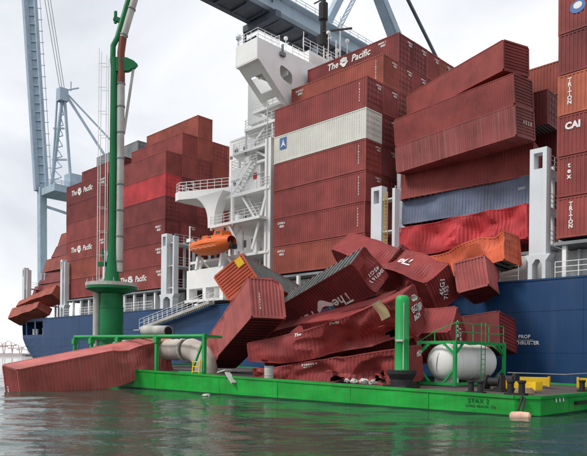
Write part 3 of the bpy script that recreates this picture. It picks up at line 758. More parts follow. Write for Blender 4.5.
m = MB(); m.box(1.5, 2.3, -0.72, -0.705, 0.95, 1.25); m.build('window', 'window_glass', w_)
m = MB(); m.tube((3.3, 0, -0.5), (3.75, 0, -0.55), 0.3, n=10); m.tube((-2.2, 0, 1.0), (-2.2, 0, 1.5), 0.12); m.tube((2.2, 0, 1.3), (2.2, 0, 1.7), 0.12); m.build('release_hook', 'black_steel', lb)
# gangway down the hull side
gw = thing('gangway', 'grey aluminium gangway ladder sloping down the blue hull', 'gangway')
m = MB(); p0, p1 = Vector((-34.0, -2.0, 6.0)), Vector((-19.9, -2.0, 8.6))
for y in (-0.4, 0.35): m.bar(p0 + Vector((0, y, 0)), p1 + Vector((0, y, 0)), 0.08, 0.35)
m.build('stringer', 'galvanised', gw)
m = MB()
for k in range(41): b = p0.lerp(p1, k / 40); m.box(b.x - 0.13, b.x + 0.13, b.y - 0.36, b.y + 0.31, b.z + 0.02, b.z + 0.06)
m.build('tread', 'galvanised', gw)
for y in (-0.4, 0.35):
    m = MB(); m.rail([p0 + Vector((0, y, 0.15)), p1 + Vector((0, y, 0.15))], 1.0, 1.05, 0.028, 1); m.build('railing', 'ship_white', gw)
m = MB(); m.box(-35.2, -33.9, -2.5, -1.55, 5.75, 5.9); m.build('lower_platform', 'galvanised', gw)

# ------------------------------------------------------------------ orderly container stacks
ORD = ['bottom', 'second', 'third', 'fourth', 'fifth', 'sixth', 'seventh', 'eighth']
ROWN = ['outermost row', 'second row in', 'third row in', 'fourth row in', 'fifth row in', 'sixth row in', 'seventh row in']
CN = dict(rust_orange='rusty orange', maroon='maroon', maroon2='dark maroon', maroon3='faded maroon', maroon_worn='worn maroon', brick='brick red', bright_red='bright red', orange='orange', orange_red='orange red', steel_blue='blue', cream_white='cream white', slate_grey='slate grey', heap_red='red', heap_dark='dark red')
BASE = 11.2
def stack(where, x1, y0, plan, colors, marks=None, group=None, dx=0.03):
    """x1 = right end; plan: row -> iterable of tiers"""
    rng = random.Random(where)
    for r_, tiers in plan.items():
        for t in tiers:
            c_ = colors.get((r_, t)) or rng.choice(['maroon', 'maroon', 'maroon2', 'maroon3', 'maroon', 'brick'])
            lab = '%s container, %s tier, %s, %s' % (CN[c_], ORD[t], ROWN[r_], where)
            container(lab, c_, (x1 - 12.19 / 2 + rng.uniform(-dx, dx), y0 + 2.5 * r_ + CW / 2 + rng.uniform(-0.015, 0.015), BASE + 2.9 * t),
                      flip=rng.random() < 0.45, group=group, marks=(marks or {}).get((r_, t)))
def mk_company(white=True, codes=True): return lambda root, L, H, fn: company(root, '-y', L, H, fn, white, codes, 0.88, -0.9)
def mk_code(): return lambda root, L, H, fn: code_block(root, '-y', L/2 - 1.4, H - 0.8, L, H, fn)
def mk_end(): return lambda root, L, H, fn: code_block(root, '+x', 0.62, H - 0.45, L, H, fn, 0.62)
def mk_vcode():
    def f(root, L, H, fn):
        for k, ch in enumerate('3185520'): add_text(root, ch, '-y', L/2 - 0.85, H - 0.55 - 0.26 * k, L, H, 0.24, fn, 0, 0, 0.02)
        code_block(root, '+x', 0.60, H - 0.45, L, H, fn, 0.6)
    return f
def mk_label(root, L, H, fn): code_block(root, '-y', -L/2 + 1.2, H - 0.5, L, H, fn, 0.8)
def mk_badge(root, L, H, fn):
    mm = MB(); mm.add([(-0.5, -0.6, 0), (0.5, -0.6, 0), (0.5, 0.6, 0), (-0.5, 0.6, 0)], [(0, 1, 2, 3)])
    mark_obj(mm.mesh('emblem'), 'mark_blue', root, face_m('-y', -L/2 + 1.35, 1.95, L, H), fn, 'emblem')
    mm = MB(); mm.add([(-0.38, -0.4, 0), (-0.1, 0.1, 0), (0.0, 0.45, 0), (0.1, 0.1, 0), (0.38, -0.4, 0), (0.0, -0.15, 0)], [(0, 1, 5), (1, 2, 3, 5), (3, 4, 5)])
    mark_obj(mm.mesh('emblem'), 'mark_white', root, face_m('-y', -L/2 + 1.35, 1.95, L, H, 0, 0.012), fn, 'emblem')
    mk_vcode()(root, L, H, fn)
G1 = 'containers still stacked on the ship'
# middle stack, right of the white tower
cm = {(0, 0): 'brick', (0, 1): 'maroon', (0, 2): 'maroon', (0, 3): 'maroon3', (0, 4): 'cream_white', (0, 5): 'maroon', (1, 6): 'brick', (2, 7): 'maroon2', (1, 4): 'maroon2', (1, 3): 'maroon2', (1, 2): 'maroon2', (1, 5): 'maroon'}
stack('middle stack by the white tower', 0.0, 0.0, {0: range(6), 1: range(7), 2: range(4, 8), 3: range(5, 8), 4: range(5, 8), 5: range(6, 8), 6: range(6, 8)}, cm,
      {(0, 0): lambda *a_: (mk_code()(*a_), mk_label(*a_)), (0, 1): lambda *a_: (mk_vcode()(*a_), mk_label(*a_)), (0, 2): mk_vcode(), (0, 3): mk_vcode(), (0, 4): mk_badge, (0, 5): mk_vcode(), (1, 6): lambda *a_: (mk_label(*a_), mk_vcode()(*a_)), (2, 7): lambda root, L, H, fn: (company(root, '-y', L, H, fn, True, False, 0.78, 0, 2.15), code_block(root, '-y', L/2 - 2.0, H - 0.42, L, H, fn, 0.7), mk_end()(root, L, H, fn)), (1, 3): mk_end(), (1, 4): mk_end(), (1, 5): mk_end(), (3, 7): mk_end(), (4, 7): mk_end(), (5, 7): mk_end(), (2, 6): mk_end(), (3, 6): mk_end()}, G1)
# left of the tower, near bay
stack('stack beside the lifeboat', -31.7, -0.3, {0: range(6), 1: range(7), 2: range(8), 3: range(7), 4: range(7), 5: range(7)},
      {(0, 4): 'bright_red', (0, 0): 'maroon3', (0, 1): 'maroon', (0, 2): 'maroon2', (0, 3): 'maroon2', (0, 5): 'maroon', (3, 5): 'brick', (2, 7): 'brick', (4, 5): 'brick', (1, 6): 'maroon', (5, 5): 'maroon3'},
      {(0, 0): mk_company(), (0, 1): mk_code(), (0, 2): mk_code(), (1, 4): mk_end(), (2, 3): mk_end(), (1, 2): mk_end(), (4, 6): mk_end()}, G1)
container('maroon container under the stack beside the lifeboat, low behind the white pedestals', 'maroon2', (-31.9 - 6.1, 3.0, 8.32), H=2.35, group=G1, marks=mk_code())
# far left bay
stack('stack behind the green mast', -46.25, -0.3, {0: range(6), 1: range(5, 7), 2: range(6, 8), 3: range(7, 8)},
      {(2, 7): 'slate_grey', (3, 7): 'slate_grey', (0, 1): 'brick', (0, 5): 'maroon2', (0, 4): 'maroon2', (0, 2): 'maroon3', (1, 6): 'maroon2', (0, 0): 'maroon', (0, 3): 'maroon3'},
      {(0, 5): mk_company(), (0, 2): mk_company(), (0, 0): mk_code()}, G1)
# right edge stack
def vtext(s_, x, size, z, k=1.0):
    def f(root, L, H, fn):
        for i, ch in enumerate(s_): add_text(root, ch, '-y', -L/2 + x, z - i * size * 0.78, L, H, size, fn, 0, 0, 0.035)
    return f
def mk_cai(root, L, H, fn): add_text(root, 'CAI', '-y', -L/2 + 1.1, H - 0.80, L, H, 0.66, fn, 0, 0.0, 0.05)
def mk_round(root, L, H, fn):
    for rr_, c_, o_ in ((0.55, 'mark_blue', 0.006), (0.30, 'mark_white', 0.011)):
        mm = MB(); mm.add([(rr_ * math.cos(2 * math.pi * k / 20), rr_ * 0.8 * math.sin(2 * math.pi * k / 20) + (0.1 if rr_ < 0.5 else 0), 0) for k in range(20)], [tuple(range(20))])
        mark_obj(mm.mesh('emblem'), c_, root, face_m('-y', -L/2 + 1.35, 1.6, L, H, 0, o_), fn, 'emblem')
stack('tall stack past the orange one', 17.9 + 12.19, -0.85, {0: range(7), 1: range(3, 7)}, {(0, 0): 'maroon3', (0, 1): 'maroon', (0, 2): 'maroon', (0, 3): 'rust_orange', (0, 4): 'maroon2', (0, 5): 'maroon'},
      {(0, 0): vtext('TRITON', 1.0, 0.40, 2.35), (0, 1): vtext('tex', 0.85, 0.5, 2.2), (0, 2): mk_cai, (0, 3): vtext('TRITON', 0.85, 0.40, 2.4), (0, 5): mk_round}, G1)
# inner rows of the collapsed bay
G2 = 'containers of the collapsed bay still on the ship'
for k, (x, y, z, rz, c_, lab) in enumerate([
    (8.6, 9.4, 25.3, 0, 'brick', 'brick red container seen behind the tilted pair, topmost of those in the gap'),
    (8.3, 9.6, 19.3, -2, 'maroon2', 'dark maroon container glimpsed behind the white lashing post, upper one'),
    (8.4, 9.0, 16.4, 1, 'maroon', 'maroon container glimpsed behind the white lashing post, lower one'),
    (8.2, 9.2, 13.5, 0, 'maroon2', 'dark maroon container deep behind the crumpled bright red one'),
    (8.3, 8.6, 10.97, 0, 'maroon2', 'dark maroon container glimpsed under the crumpled bright red one'),
    (8.4, 12.1, 22.3, 0, 'maroon2', 'dark maroon container in shadow deep behind the tilted pair'),
    (8.4, 11.9, 25.2, 0, 'maroon', 'maroon container just behind the topmost brick red one'),
    (8.4, 6.6, 22.0, 1, 'maroon2', 'dark maroon container hidden in the gap beneath the topmost tilted one')]):
    container(lab, c_, (x, y, z), (0, 0, rz), group=G2)

# ------------------------------------------------------------------ the collapsed bay: shifted and toppled boxes
G3 = 'toppled containers above the crumpled heap'
container('faded maroon container toppled on its side, topmost of the leaning three', 'maroon3', (7.54, 4.06, 26.55), (91.1, -0.47, -17.5), H=2.9, flip=True, centre=True, group=G3, fn=crumple(3, 0.012), rows=3)
container('maroon container lying on its side, middle of the leaning three', 'maroon', (7.93, 2.80, 23.56), (94.1, -1.5, -5.5), H=2.9, flip=True, centre=True, group=G3, fn=crumple(5, 0.012), rows=3)
container('weathered maroon container lying on its side, lowest of the leaning three', 'maroon_worn', (8.03, 2.93, 21.12), (94.1, -1.5, -5.5), H=2.9, flip=True, centre=True, group=G3, fn=crumple(8, 0.012), rows=3,
          marks=lambda root, L, H, fn: [add_text(root, ch, '+x', 0.0, 1.75 - 0.36 * k, L, H, 0.40, fn, R(-90), 0, 0.04) for k, ch in enumerate('4520')])
container('dusty maroon container pressed below the leaning three', 'maroon3', (7.52, 5.16, 18.84), (-6.3, -1.5, 7), H=2.9, centre=True, group=G3, fn=crumple(11, 0.04), rows=4)
container('weathered blue container squeezed between maroon and red ones', 'steel_blue', (7.62, 5.13, 16.34), (-4.2, -0.4, 4), H=2.6, centre=True, group=G3, fn=crumple(13, 0.04, dents=(((3, -1.2, 1.3), 3.5, (0, 0.25, 0)), ((-4, -1.2, 1.6), 2.0, (0, 0.2, 0)))), rows=6, marks=lambda root, L, H, fn: add_text(root, '22G1', '-y', L/2 - 0.9, H - 1.0, L, H, 0.3, fn))
container('bright red container with buckled side below the blue one', 'bright_red', (7.6, 4.5, 13.62), (2, -2.2, 2.4), H=2.85, centre=True, group=G3, rows=12, fcol='bright_red', marks=lambda root, L, H, fn: [flap(root, (-4.4, -1.2, 0.9), 1.2, -0.9, (0, -1, 0), fn, 'bright_red', 21), flap(root, (1.2, -1.2, 0.5), 1.0, -0.7, (0, -1, 0), fn, 'bright_red', 23), flap(root, (3.6, -1.2, 0.3), 0.9, -0.6, (0, -1, 0), fn, 'bright_red', 26)],
          fn=crumple(17, 0.09, dents=(((-2.5, -1.2, 1.8), 2.2, (0, 0.8, 0)), ((1.8, -1.2, 1.2), 1.9, (0, 0.8, 0)), ((4.5, -1.2, 2.0), 1.7, (0, 0.6, 0)), ((-0.3, -1.2, 0.8), 1.6, (0, -0.6, 0.1)), ((-5, -1.2, 0.9), 1.5, (0, -0.4, 0)), ((3.2, -1.2, 0.5), 1.2, (0, -0.5, 0)))))
container('crumpled bright orange container propped up against the white lashing post', 'orange', (9.0, -1.3, 9.85), (-6, -10, -3), H=2.6, centre=True, group=G3, rows=12,
          fn=crumple(19, 0.12, dents=(((5.2, -1.2, 2.2), 1.3, (0.2, 0.4, -0.3)), ((1, -1.2, 1.5), 2, (0, 0.4, -0.2)), ((3.4, -1.2, 0.8), 1.6, (0, 0.4, 0))), zsq=(0.8, 0.92)))
# leaning stack by the stern
G4 = 'containers leaning at the stern'
for k, (y, z) in enumerate([(0.5, 12.1), (1.35, 14.5), (2.3, 16.9), (3.4, 19.3), (4.7, 21.7), (6.2, 24.2)]):
    c_ = ['maroon3', 'maroon2', 'brick', 'maroon2', 'maroon3', 'maroon2'][k]
    container('%s container leaning inboard at the stern, %s of the slanting six' % (CN[c_], ['lowest', 'second from below', 'third from below', 'third from top', 'second from top', 'topmost'][k]), c_, (-66.9 + 0.25 * k + (0.25 if k % 2 else -0.15), y + 1.13 + (0.18 if k % 2 else -0.05), z - 0.46), (-22 - (5 if k % 2 else -4), 0, (1.5 if k % 2 else -1)), H=2.45, group=G4, fn=crumple(21 + k, 0.04), rows=2)
container('brick red flattened container folded over the stern rail, upper of two', 'heap_brick', (-67.0, -0.7, 10.7), (-34, -7, 3), H=2.0, group=G4, rows=8, fcol='heap_brick', fn=crumple(31, 0.12, bend=(0, 0.25), zsq=(0.55, 0.9)))
container('brick red crushed container hanging over the stern corner, lower of two', 'heap_brick', (-68.3, -1.9, 8.7), (-26, -9, 5), H=2.1, L=9.5, group=G4, rows=8, fcol='heap_brick', fn=crumple(34, 0.13, zsq=(1.0, 0.6), L=9.5))

# ------------------------------------------------------------------ barge
DK = lambda x: 1.38 - 0.0165 * (x + 3.75)
barge = thing('work_barge', 'low bright green work barge heaped with fallen containers', 'barge')
BX0, BX1, BY0, BY1 = -21.0, 24.4, -19.0, -3.4
m = MB()
ch = 0.9
def outline(z):
    return [(BX0 + 0.6, BY0), (BX1 - ch, BY0), (BX1, BY0 + ch * 0.8), (BX1, BY1 - ch), (BX1 - ch, BY1), (BX0, BY1), (BX0, BY0 + 0.6)]
n_ = 7
rake = lambda x, z: x - (0.0 if x < 10 else 0.0)
NS = 46
side_pts = [(BX0 + 0.6 + (BX1 - ch - BX0 - 0.6) * k / NS, BY0) for k in range(NS + 1)]
loop = side_pts + [(BX1, BY0 + ch * 0.8)] + [(BX1, BY0 + 0.72 + (BY1 - BY0 - 0.72 - ch) * k / 12) for k in range(1, 13)] + [(BX1 - ch, BY1), (BX0, BY1), (BX0, BY0 + 0.6)]
lv = [-1.2, -0.2, 0.25, 0.6, 1.0]     # fractions: last is the deck
vs = []
for f in lv:
    for x, y in loop:
        z = f if f < 0.26 else 0.25 + (DK(x) - 0.25) * (0.5 if f < 0.8 else 1.0)
        j = 0.045 * mnoise.noise(Vector((x * 0.6, y * 0.6, f * 2)))
        vs.append((x, y + (j if y == BY0 else 0), z))
k_ = len(loop); fs = []
for j in range(len(lv) - 1):
    for i in range(k_): fs.append((j*k_+i, j*k_+(i+1) % k_, (j+1)*k_+(i+1) % k_, (j+1)*k_+i))
m.add(vs, fs); bh = m.build('hull', 'barge_green', barge)
m = MB(); top = [(x, y, DK(x) - 0.06) for x, y in loop]; m.add(top, [tuple(range(k_))]); m.build('deck', 'deck_dark', barge)
m = MB()
for i in range(k_):
    (x0, y0), (x1, y1) = loop[i], loop[(i + 1) % k_]
    m.bar((x0, y0, DK(x0) - 0.02), (x1, y1, DK(x1) - 0.02), 0.12, 0.14)
m.build('gunwale', 'barge_green', bh)
m = MB()
for x in (-14.5, -5.2, 2.6, 8.2, 14.0, 19.0): m.box(x - 0.03, x + 0.03, BY0 - 0.03, BY0, -0.3, DK(x) - 0.1)
for y in (-15, -11, -7): m.box(BX1, BX1 + 0.03, y - 0.03, y + 0.03, -0.3, DK(BX1) - 0.1)
m.build('weld_seam', 'barge_green', bh)
m = MB()
for i in range(k_):
    (x0, y0), (x1, y1) = loop[i], loop[(i + 1) % k_]
    m.bar((x0, y0, -0.12), (x1, y1, -0.12), 0.10, 0.42)
m.build('waterline_growth', 'mark_darkgreen', bh)
m = MB(); m.box(BX1, BX1 + 0.16, -14.4, -6.0, 0.42, 0.58); m.build('rubbing_strake', 'black_steel', bh)
for s_, z, sz, x in (('STAX 2', 0.60, 0.30, 21.75), ('LONG BEACH, CA', 0.36, 0.17, 21.85)):
    o = put('lettering', text_mesh(s_, sz, 0, 0.004, 1.15), 'mark_darkgreen', bh); o.location = (x, BY0 - 0.03, z + 0.03); o.rotation_euler = (R(90), 0, 0)
m = MB()
for k in range(3): m.add([(BX1 + 0.03, -16.7 + 0.42 * k, 0.62), (BX1 + 0.03, -16.55 + 0.42 * k, 0.62), (BX1 + 0.03, -16.6 + 0.42 * k, 0.82), (BX1 + 0.03, -16.72 + 0.42 * k, 0.80)], [(0, 1, 2, 3)])
m.build('draught_mark', 'mark_white', bh)
# pipe frame along the outer edge
fr = thing('pipe_rack', 'green steel pipe rack frame along the barge edge below the mast', 'pipe rack')
m = MB(); m.tube((-19.0, -18.6, 4.25), (0.5, -18.6, 4.02), 0.13, n=8); m.tube((-19, -17.2, 4.2), (0.5, -17.2, 4.0), 0.10, n=8); m.build('top_rail', 'frame_green', fr)
for x in (-18.9, -15.8, -11.3, -5.6, 0.35):
    m = MB(); m.box(x - 0.12, x + 0.12, -18.72, -18.48, DK(x) - 0.05, 4.2); m.box(x - 0.22, x + 0.22, -18.82, -18.38, 3.6, 4.05) if x < 0 else None
    m.box(x - 0.08, x + 0.08, -18.48, -17.1, 3.95, 4.1); m.build('post', 'frame_green', fr)
m = MB(); m.bar((0.35, -18.6, 3.9), (-1.0, -18.6, 1.6), 0.12); m.box(-2.3, 0.5, -18.9, -18.7, 1.35, 1.5); m.build('brace', 'frame_green', fr)
ld = thing('step_ladder', 'small yellow ladder at the barge edge below the pale duct', 'ladder')
for x in (-0.55, 0.25):
    m = MB(); m.bar((x, -18.95, 1.35), (x, -18.85, 2.35), 0.07); m.build('stile', 'yellow', ld)
for z in (1.5, 1.85, 2.2):
    m = MB(); m.bar((-0.55, -18.93, z), (0.25, -18.93, z), 0.06); m.build('rung', 'yellow', ld)
# pale ducting on deck
def ring_path(m, pts, r, n=16, ribs=0):
    pts = [Vector(p) for p in pts]
    vs = []
    for i, p in enumerate(pts):
        d = (pts[min(i + 1, len(pts) - 1)] - pts[max(i - 1, 0)]).normalized(); u = d.orthogonal().normalized()
        u = (Vector((0, 0, 1)) - d * d.z).normalized() if abs(d.z) < 0.95 else Vector((1, 0, 0)); v_ = d.cross(u)
        rr_ = r * (1 + (0.05 if ribs and i % 2 else 0))
        for k in range(n): t = 2 * math.pi * k / n; vs.append(p + u * rr_ * math.cos(t) + v_ * rr_ * math.sin(t))
    fs = [(i*n+k, i*n+(k+1) % n, (i+1)*n+(k+1) % n, (i+1)*n+k) for i in range(len(pts) - 1) for k in range(n)]
    fs += [tuple(range(n)), tuple(range((len(pts) - 1) * n, len(pts) * n))]
    return m.add(vs, fs)
du = thing('exhaust_duct', 'large pale beige exhaust duct bent across the barge deck', 'duct')
m = MB(); ring_path(m, [(-16.5, -15.8, 3.1)] + [(-16 + 0.45 * k, -15.8, 3.1) for k in range(24)], 0.85, 18, 1); m.build('straight_run', 'duct_beige', du, smooth=True)
m = MB(); ring_path(m, [(-5.2 + 2.2 * math.sin(R(9 * k)), -15.8, 3.1 - 1.7 + 1.7 * math.cos(R(9 * k))) for k in range(11)] + [(-3.0, -15.8, 1.2)], 0.88, 18, 1); m.build('bend', 'duct_beige', du, smooth=True)
m = MB(); m.lathe([(1.0, -0.12), (1.08, -0.12), (1.08, 0.12), (1.0, 0.12)], 20, (-5.4, -15.8, 3.1), 'X'); m.lathe([(0.95, -0.1), (1.02, -0.1), (1.02, 0.1), (0.95, 0.1)], 20, (-11.0, -15.8, 3.1), 'X'); m.build('flange', 'galvanised', du)
# second duct (grey) leading up to the gangway foot
fd = thing('fender_roll', 'grey cylindrical duct end lying beside the foot of the gangway', 'duct')
m = MB(); ring_path(m, [(-20.5 + 0.6 * k, -10.2, 5.15 - 0.02 * k) for k in range(8)], 0.55, 16); m.build('shell', 'galvanised', fd, smooth=True)
m = MB(); m.lathe([(0, 0.01), (0.45, 0.01), (0.45, 0.04), (0, 0.04)], 16, (-16.3, -10.2, 5.0), 'X'); m.build('mouth', 'black_steel', fd)
m = MB()
for x in (-19.6, -17.2): m.box(x - 0.12, x + 0.12, -10.6, -9.8, DK(x) - 0.05, 4.65)
m.build('support_leg', 'frame_green', fd)

# exhaust mast on the barge
tw = thing('exhaust_mast', 'tall green mast with round platform and grey exhaust pipe rising from the barge', 'mast', (-17.0, -16.0, 0))
m = MB(); m.lathe([(1.08, 1.5), (1.08, 6.9), (1.12, 6.92), (1.12, 7.0), (1.05, 7.02), (1.05, 8.4), (1.3, 8.5), (1.3, 8.7)], 32); m.build('column', 'tower_green', tw, smooth=True)
m = MB(); m.lathe([(1.25, 8.30), (2.25, 8.62), (2.32, 8.66), (2.32, 8.92), (2.1, 8.92), (0.3, 8.9)], 36); pf = m.build('platform', 'tower_green', tw, smooth=True)
m = MB(); m.lathe([(2.15, 8.9), (2.35, 8.9), (2.35, 9.22), (2.15, 9.22), (2.15, 8.9)], 36)
for k in range(14): t = 2 * math.pi * k / 14; m.tube((2.25*math.cos(t), 2.25*math.sin(t), 8.95), (2.25*math.cos(t), 2.25*math.sin(t), 9.55), 0.03, n=5)
m.build('toe_board', 'galvanised', pf)
m = MB(); m.lathe([(0.85, 8.9), (0.62, 10.2), (0.40, 12.0), (0.34, 13.0), (0.31, 29.0), (0.29, 30.1), (0, 30.15)], 24); m.build('lower_boom', 'tower_green', tw, smooth=True)
gx, gy = 0.686, 0.728   # sideways direction across the ship axis, used for the pipe offset
ox, oy = 0.43, 0.48
m = MB()
ring_path(m, [(ox, oy, 10.3), (ox + 0.02, oy, 12), (ox + 0.05, oy, 20), (ox + 0.05, oy, 27.8)], 0.33, 16); ep = m.build('exhaust_pipe', 'galvanised', tw, smooth=True)
m = MB()
for z in (11.3, 13.6, 16.0, 18.4, 20.8, 23.2, 25.6, 27.7): m.lathe([(0.34, -0.06), (0.38, -0.06), (0.38, 0.06), (0.34, 0.06)], 16, (ox + 0.05, oy, z))
m.build('pipe_clamp', 'slate_grey', ep)
m = MB(); ring_path(m, [(ox + 0.05, oy, 27.8), (ox + 0.02, oy, 29.2), (ox - 0.05, oy + 0.0, 30.6), (ox + 0.08, oy + 0.12, 32.0)], 0.34, 16); m.build('flexible_joint', 'pipe_rust', tw, smooth=True)
U = Vector((0.62, 0.72, 0)).normalized()
top0 = Vector((ox + 0.08, oy + 0.12, 32.0)); top1 = top0 + U * 2.6 + Vector((0, 0, 9.5))
m = MB(); ring_path(m, [top0, top0.lerp(top1, 0.33), top0.lerp(top1, 0.66), top1], 0.33, 16); up_ = m.build('upper_pipe', 'galvanised', tw, smooth=True)
m = MB()
for f in (0.02, 0.28, 0.5, 0.75):
    c0 = top0.lerp(top1, f); c1 = top0.lerp(top1, f + 0.012); m.tube(c0, c1, 0.385, n=16)
m.build('pipe_clamp', 'slate_grey', up_)
b0 = Vector((0.02, -0.02, 29.6)); off = -U * 0.52
m = MB(); pts = [b0 - U * 0.0 + Vector((0, 0, -1.2)), b0 - U * 0.12 + Vector((0, 0, 0.3)), b0 - U * 0.10 + Vector((0, 0, 1.6)), top0 + off, top1 + off]
ring_path(m, pts, 0.25, 14); m.build('upper_boom', 'tower_green', tw, smooth=True)
m = MB(); V_ = Vector((U.y, -U.x, 0)) * 0.25; pp = [(0.2, 0.5), (1.2, 0.5), (1.8, 0.25), (2.15, -0.05), (1.9, -0.35), (1.3, -0.7), (0.2, -0.8)]; m.add([b0 + U * a_ + Vector((0, 0, c_)) + V_ for a_, c_ in pp] + [b0 + U * a_ + Vector((0, 0, c_)) - V_ for a_, c_ in pp], [tuple(range(7)), tuple(range(7, 14))] + [(i, (i + 1) % 7, 7 + (i + 1) % 7, 7 + i) for i in range(7)])
m.build('knuckle_bracket', 'tower_green', tw)
m = MB(); m.tube(b0 + U * 1.75 + Vector((0, 0, -0.5)), b0 + U * 0.95 + Vector((0, 0, -6.5)), 0.13, n=10); m.build('hydraulic_ram', 'galvanised', tw)
m = MB(); q = top0.lerp(top1, 0.16) + off; m.bar(q, q - U * 0.75 + Vector((0, 0, 0.25)), 0.3, 0.4); m.bar(q - U * 0.6 + Vector((0, 0, -0.2)), q - U * 0.6 + Vector((0, 0, 0.9)), 0.2, 0.25); m.build('cable_sheave', 'tower_green', tw)
m = MB()
for s_ in (0, 1):
    for t_ in (0, 1):
        p = Vector((-0.1, -0.1, 0)) - U * (0.55 + 0.85 * s_) * 0.8 + Vector((0.25, -0.25, 0)) * (2 * t_ - 1)
        m.tube(p + Vector((0, 0, 9.2)), p + Vector((0, 0, 30.2 + 0.6 * s_)), 0.035, n=5)
z = 9.6
while z < 30:
    c0 = Vector((-0.1, -0.1, z)) - U * 0.44; c1 = c0 - U * 0.68
    m.tube(c0 + Vector((0.25, -0.25, 0)), c1 + Vector((0.25, -0.25, 0)), 0.025, n=4); m.tube(c0 - Vector((0.25, -0.25, 0)), c1 - Vector((0.25, -0.25, 0)), 0.025, n=4)
    z += 2.2
m.build('ladder_cage', 'ship_white', tw)
m = MB()
for k in range(2): m.box(-0.95 + 0.75 * k, -0.92 + 0.75 * k, -1.02, -0.98, 1.6, 7) 
for k in range(14): m.box(-0.92, -0.20, -1.03, -0.99, 1.8 + 0.36 * k, 1.83 + 0.36 * k)
m.build('ladder', 'frame_green', tw)
m = MB(); m.tube((-0.85, -1.05, 4.0), (-0.85, -1.05, 8.4), 0.32, n=12); m.tube((-0.85, -1.05, 2.0), (-0.85, -1.05, 5.2), 0.22, n=12); m.build('riser_pipe', 'galvanised', tw)
m = MB(); m.bar((-0.2, -0.5, 11.0), (-0.9, -0.9, 11.0), 0.3, 0.4); m.bar((-0.35, -0.6, 11.2), (-0.55, -0.7, 12.4), 0.16); m.build('valve_box', 'tower_green', tw)

# short green column in front of the heap
sc_ = thing('short_column', 'short bright green steel column standing in front of the heap', 'column', (16.3, -17.4, 0))
m = MB(); m.lathe([(0.40, 1.9), (0.385, 1.95), (0.385, 3.55), (0.40, 3.57), (0.40, 3.66), (0.385, 3.68), (0.385, 5.7), (0.36, 5.9), (0.25, 6.02), (0, 6.06)], 24); m.build('shaft', 'frame_green', sc_, smooth=True)
m = MB(); m.lathe([(0.62, 1.0), (0.62, 1.45), (0.8, 1.75), (0.8, 1.95), (0.42, 1.95)], 20); m.box(-0.75, 0.75, -0.7, 0.7, 0.9, 1.15); m.build('base', 'black_steel', sc_)
m = MB(); m.box(-0.1, 0.35, -0.46, -0.40, 3.5, 3.62); m.tube((0.3, -0.3, 2), (0.3, -0.3, 5.6), 0.03, n=5); m.build('name_plate', 'scrap_white', sc_)

# tank container
tk = thing('tank_container', 'white cylindrical tank in a bright green frame with top railing', 'tank', (16.2, -10.7, DK(16.2) - 0.02), (0, 0, 0))
TW, TL, TH_ = 2.44, 6.06, 2.62
m = MB(); r_ = 1.10; zc = 1.36
prof = [(0, -2.86), (0.35, -2.85), (0.7, -2.76), (0.95, -2.58), (1.07, -2.35), (r_, -2.1), (r_, 2.1), (1.07, 2.35), (0.95, 2.58), (0.7, 2.76), (0, 2.86)]
m.lathe(prof, 36, (0, 0, zc), 'Y'); tb = m.build('tank_shell', 'tank_white', tk, smooth=True)
m = MB()
for y in (-1.9, 0.0, 1.9): m.lathe([(r_ + 0.005, -0.04), (r_ + 0.025, -0.04), (r_ + 0.025, 0.04), (r_ + 0.005, 0.04)], 36, (0, y, zc), 'Y')
m.build('band', 'tank_white', tb)
m = MB(); m.path([(0.15 - 0.25 * math.sin(t * 2.2), -2.88 + 0.42 * abs(t - 0.5) ** 2.2 * 4, zc + 1.0 - 2.0 * t) for t in [k / 12 for k in range(13)]], 0.025, 5); m.build('hose', 'slate_grey', tb)
for sx in (-1, 1):
    for sy in (-1, 1):
        m = MB(); m.box(sx * TW/2 - 0.09, sx * TW/2 + 0.09, sy * TL/2 - 0.09, sy * TL/2 + 0.09, 0, TH_); m.build('corner_post', 'frame_green', tk)
for sy in (-1, 1):
    for z in (0.10, TH_ - 0.09):
        m = MB(); m.bar((-TW/2 + 0.09, sy * TL/2, z), (TW/2 - 0.09, sy * TL/2, z), 0.13, 0.16); m.build('end_rail', 'frame_green', tk)
    for sx in (-1, 1):
        for z, dz in ((0.18, 0.75), (TH_ - 0.17, -0.6)):
            m = MB(); m.bar((sx * (TW/2 - 0.05), sy * TL/2, z + dz), (sx * (TW/2 - 0.75), sy * TL/2, z), 0.11, 0.13, (0, 1, 0)); m.build('end_brace', 'frame_green', tk)
for sx in (-1, 1):
    for z in (0.10, TH_ - 0.09):
        m = MB(); m.bar((sx * TW/2, -TL/2 + 0.09, z), (sx * TW/2, TL/2 - 0.09, z), 0.13, 0.16); m.build('side_rail', 'frame_green', tk)
    for sy in (-1, 1):
        m = MB(); m.bar((sx * TW/2, sy * (TL/2 - 0.09), TH_ - 0.75), (sx * TW/2, sy * (TL/2 - 0.85), TH_ - 0.17), 0.11, 0.11); m.build('side_brace', 'frame_green', tk)
m = MB(); m.box(-0.7, 0.7, -2.1, -1.7, 0.12, 0.42); m.box(-0.7, 0.7, 1.7, 2.1, 0.12, 0.42); m.build('saddle', 'tank_white', tk)
m = MB()
for x in (0.35,): pass
for y in (-0.15, 0.35): m.tube((TW/2 + 0.1, y, 0.15), (TW/2 + 0.1, y, TH_ + 1.15), 0.028, n=6)
for k in range(8): m.tube((TW/2 + 0.1, -0.15, 0.35 + 0.3 * k), (TW/2 + 0.1, 0.35, 0.35 + 0.3 * k), 0.02, n=5)
m.build('ladder', 'frame_green', tk)
m = MB(); m.rail([(-TW/2, -TL/2 + 2.4, TH_), (TW/2, -TL/2 + 0.0, TH_)], 1.0, 3, 0.03, 1) if False else None
m.rail([(TW/2, -TL/2 + 0.1, TH_), (TW/2, TL/2 - 0.1, TH_)], 1.05, 1.9, 0.03, 1)
